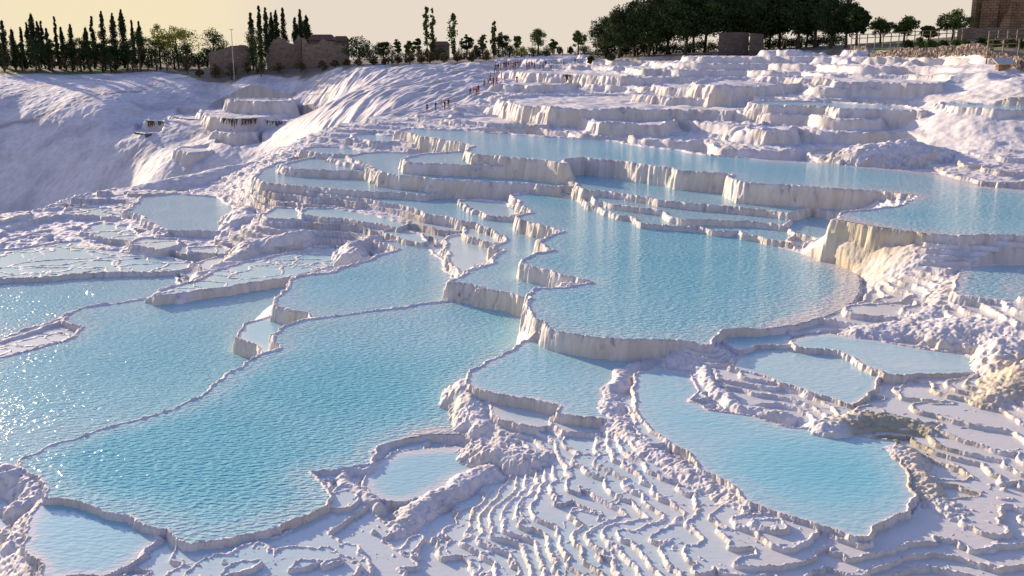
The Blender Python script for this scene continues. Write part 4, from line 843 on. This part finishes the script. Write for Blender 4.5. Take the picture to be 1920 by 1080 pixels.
# ---------------------------------------------------------------- visitors
def skin_mesh(pose):
    """one continuous body grown from a skeleton; pose = (left leg fwd, right leg fwd, left arm fwd, right arm fwd, torso lean)"""
    ll, rl, la, ra, ln = pose; V_ = []; E_ = []; Rr = []
    def add(p, r, parent=None):
        V_.append(p); Rr.append(r); i = len(V_)-1
        if parent is not None: E_.append((parent, i))
        return i
    pel = add((0, 0, .95), (.15, .11)); wst = add((0, ln*.2, 1.12), (.13, .095), pel); ch = add((0, ln*.6, 1.32), (.17, .11), wst); nk = add((0, ln*.9, 1.47), (.06, .06), ch)
    hd = add((0, ln, 1.56), (.085, .095), nk); ht = add((0, ln, 1.68), (.075, .085), hd)
    nose = add((0, ln-.10, 1.59), (.02, .02), hd)
    for s, lf, af in ((-1, ll, la), (1, rl, ra)):
        hip = add((s*.10, 0, .88), (.095, .10), pel); kn = add((s*.11, -lf*.55, .49), (.065, .07), hip); an = add((s*.11, -lf*.7+max(0, -lf)*.1, .09), (.042, .045), kn); add((s*.12, -lf*.7-.14, .04), (.04, .03), an)
        sh = add((s*.20, ln*.75, 1.40), (.06, .06), ch); el = add((s*.25, ln*.7-af*.25, 1.13), (.042, .045), sh); wr = add((s*.26, ln*.7-af*.75-.04, .90+abs(af)*.18), (.03, .032), el)
        pm = add((s*.26, ln*.7-af*.85-.05, .82+abs(af)*.18), (.035, .02), wr)
        add((s*.235, ln*.7-af*.85-.09, .81+abs(af)*.18), (.011, .011), wr)
        for k_ in range(4): add((s*.26, ln*.7-af*.9-.035-.02*k_+.03, .74+abs(af)*.18+.006*(k_ % 3)), (.009, .009), pm)
    me = bpy.data.meshes.new('person'); me.from_pydata(V_, E_, []); o = bpy.data.objects.new('person', me); sc.collection.objects.link(o)
    m = o.modifiers.new('s', 'SKIN'); sv = me.skin_vertices[0].data
    for i, r in enumerate(Rr): sv[i].radius = r
    sv[0].use_root = True; m.use_smooth_shade = True; m2 = o.modifiers.new('d', 'SUBSURF'); m2.levels = 1
    dg = bpy.context.evaluated_depsgraph_get(); out = bpy.data.meshes.new_from_object(o.evaluated_get(dg)); bpy.data.objects.remove(o); return out
POSES = [(.18, -.16, -.12, .15, 0), (.05, -.03, .05, .03, -.01), (-.28, .26, .3, -.25, -.04), (.02, .04, .38, .34, 0), (.3, -.25, -.2, .3, -.06)]
bodies = [skin_mesh(p) for p in POSES]
cloth = {}
def cmat(name, c):
    if name not in cloth: cloth[name] = material('cloth_'+name, .85, c, .15)[0]
    return cloth[name]
TOPS = [('red', (.26, .03, .035)), ('black', (.02, .02, .025)), ('white', (.7, .68, .66)), ('maroon', (.20, .02, .04)), ('navy', (.03, .04, .12)), ('orange', (.5, .18, .05)), ('grey', (.2, .2, .2)), ('pink', (.5, .16, .2)), ('blue', (.08, .15, .35))]
LEGS = [('dark', (.03, .03, .04)), ('maroon', (.20, .02, .04)), ('denim', (.06, .08, .16)), ('beige', (.4, .32, .24))]
M_SKIN = material('skin', .6, (.42, .25, .17), .3)[0]; M_HAIR = material('hair', .6, (.025, .018, .014), .3)[0]
variants = {}
def person_mesh(p, t_, l_):
    key = (p, t_, l_)
    if key in variants: return variants[key]
    me = bodies[p].copy(); me.materials.clear()
    for m_ in (M_SKIN, cmat(*TOPS[t_]), cmat(*LEGS[l_])): me.materials.append(m_)
    n = len(me.polygons); mi = np.zeros(n, np.int32); co = np.zeros(n*3, np.float32); me.polygons.foreach_get('center', co); co = co.reshape(-1, 3)
    z = co[:, 2]; ax = np.abs(co[:, 0]); mi[(z > .95) & (z < 1.46) & ((ax < .22) | (z > 1.15))] = 1; mi[(z <= .97) & (z > .12) & (ax < .2)] = 2
    me.polygons.foreach_set('material_index', mi); variants[key] = me; return me
hv, hf = [], []
for i in range(5):
    for j in range(10):
        a_ = j/10*2*math.pi; e_ = i/4*1.75; hv.append((.098*math.sin(e_)*math.sin(a_), .012+.112*math.sin(e_)*math.cos(a_), 1.645+.115*math.cos(e_)))
        if i: q = (i-1)*10; hf.append((q+j, q+(j+1) % 10, q+10+(j+1) % 10, q+10+j))
hair_me = mesh_np('hair', np.array(hv), np.array(hf), M_HAIR)
PLACES = {'path': 'lowest stretch of the white path', 'stair': 'stepped path left of the round white wall', 'bend': 'bend below the crowd', 'rail': 'left end of the crowd at the pool edge', 'crowd': 'crowd on the white walkway', 'solo': 'open walkway right of the crowd', 'up': 'upper walkway by the hedge'}
ppl = [('path',801,211,9,0),('path',817,209,12,4),('path',829,207,10,5),('path',834,206,14,1),('path',841,204,14,1),
 ('stair',882,181,14,3),('stair',888,179,13,0),('stair',893,180,17,0),('stair',897,177,18,3),('stair',908,164,14,6),('stair',915,163,18,3),('stair',919,159,20,6),('stair',925,163,19,0),('stair',931,162,17,5),
 ('bend',946,157,15,0),('bend',940,148,13,3),('bend',969,156,14,1),
 ('rail',929,139,22,6),('rail',934,138,22,1),('rail',939,133,15,6),
 ('crowd',945,132,17,3),('crowd',949,132,18,0),('crowd',953,132,17,3),('crowd',958,131,15,4),('crowd',962,131,15,0),('crowd',966,131,17,3),('crowd',971,131,16,0),('crowd',975,131,17,3),('crowd',988,131,15,0),('crowd',992,130,14,4),('crowd',997,131,17,0),('crowd',1002,131,15,8),('crowd',1012,132,10,3),('crowd',1018,131,12,0),('crowd',1023,129,15,4),('crowd',1033,131,14,2),
 ('solo',1057,127,14,1),('solo',1078,120,12,1),
 ('up',1039,107,14,0),('up',1055,105,13,3),('up',1064,101,12,7),('up',1026,101,11,8),('up',1000,98,10,7),('up',1117,96,10,0),('up',1108,96,9,7)]
cnt = {}
for pl, u, v, hp, t_ in ppl: cnt[pl] = cnt.get(pl, 0)+1
seen = {}
for i, (pl, u, v, hp, t_) in enumerate(ppl):
    x, y, z = hit(u, v); h = hp*y/F; sc_l = min(1.85, max(1.15, h))/1.76
    p_ = i*7 % 5; l_ = (i*5+1) % 4; me_ = person_mesh(p_, t_, l_)
    o = link('person', me_); o.location = (x, y, zat(x, y)-.01); o.scale = (sc_l,)*3; o.rotation_euler = (0, 0, (i*2.39) % 6.28)
    k_ = seen.get(pl, 0); seen[pl] = k_+1
    tag(o, 'visitor in %s, %s on the %s' % (TOPS[t_][0], nth(k_, cnt[pl]).replace(' from the left', ''), PLACES[pl]), 'person', 'visitors walking on the terraces')
    h_ = link('hair', hair_me, o); h_.location = (0, POSES[p_][4], 0)
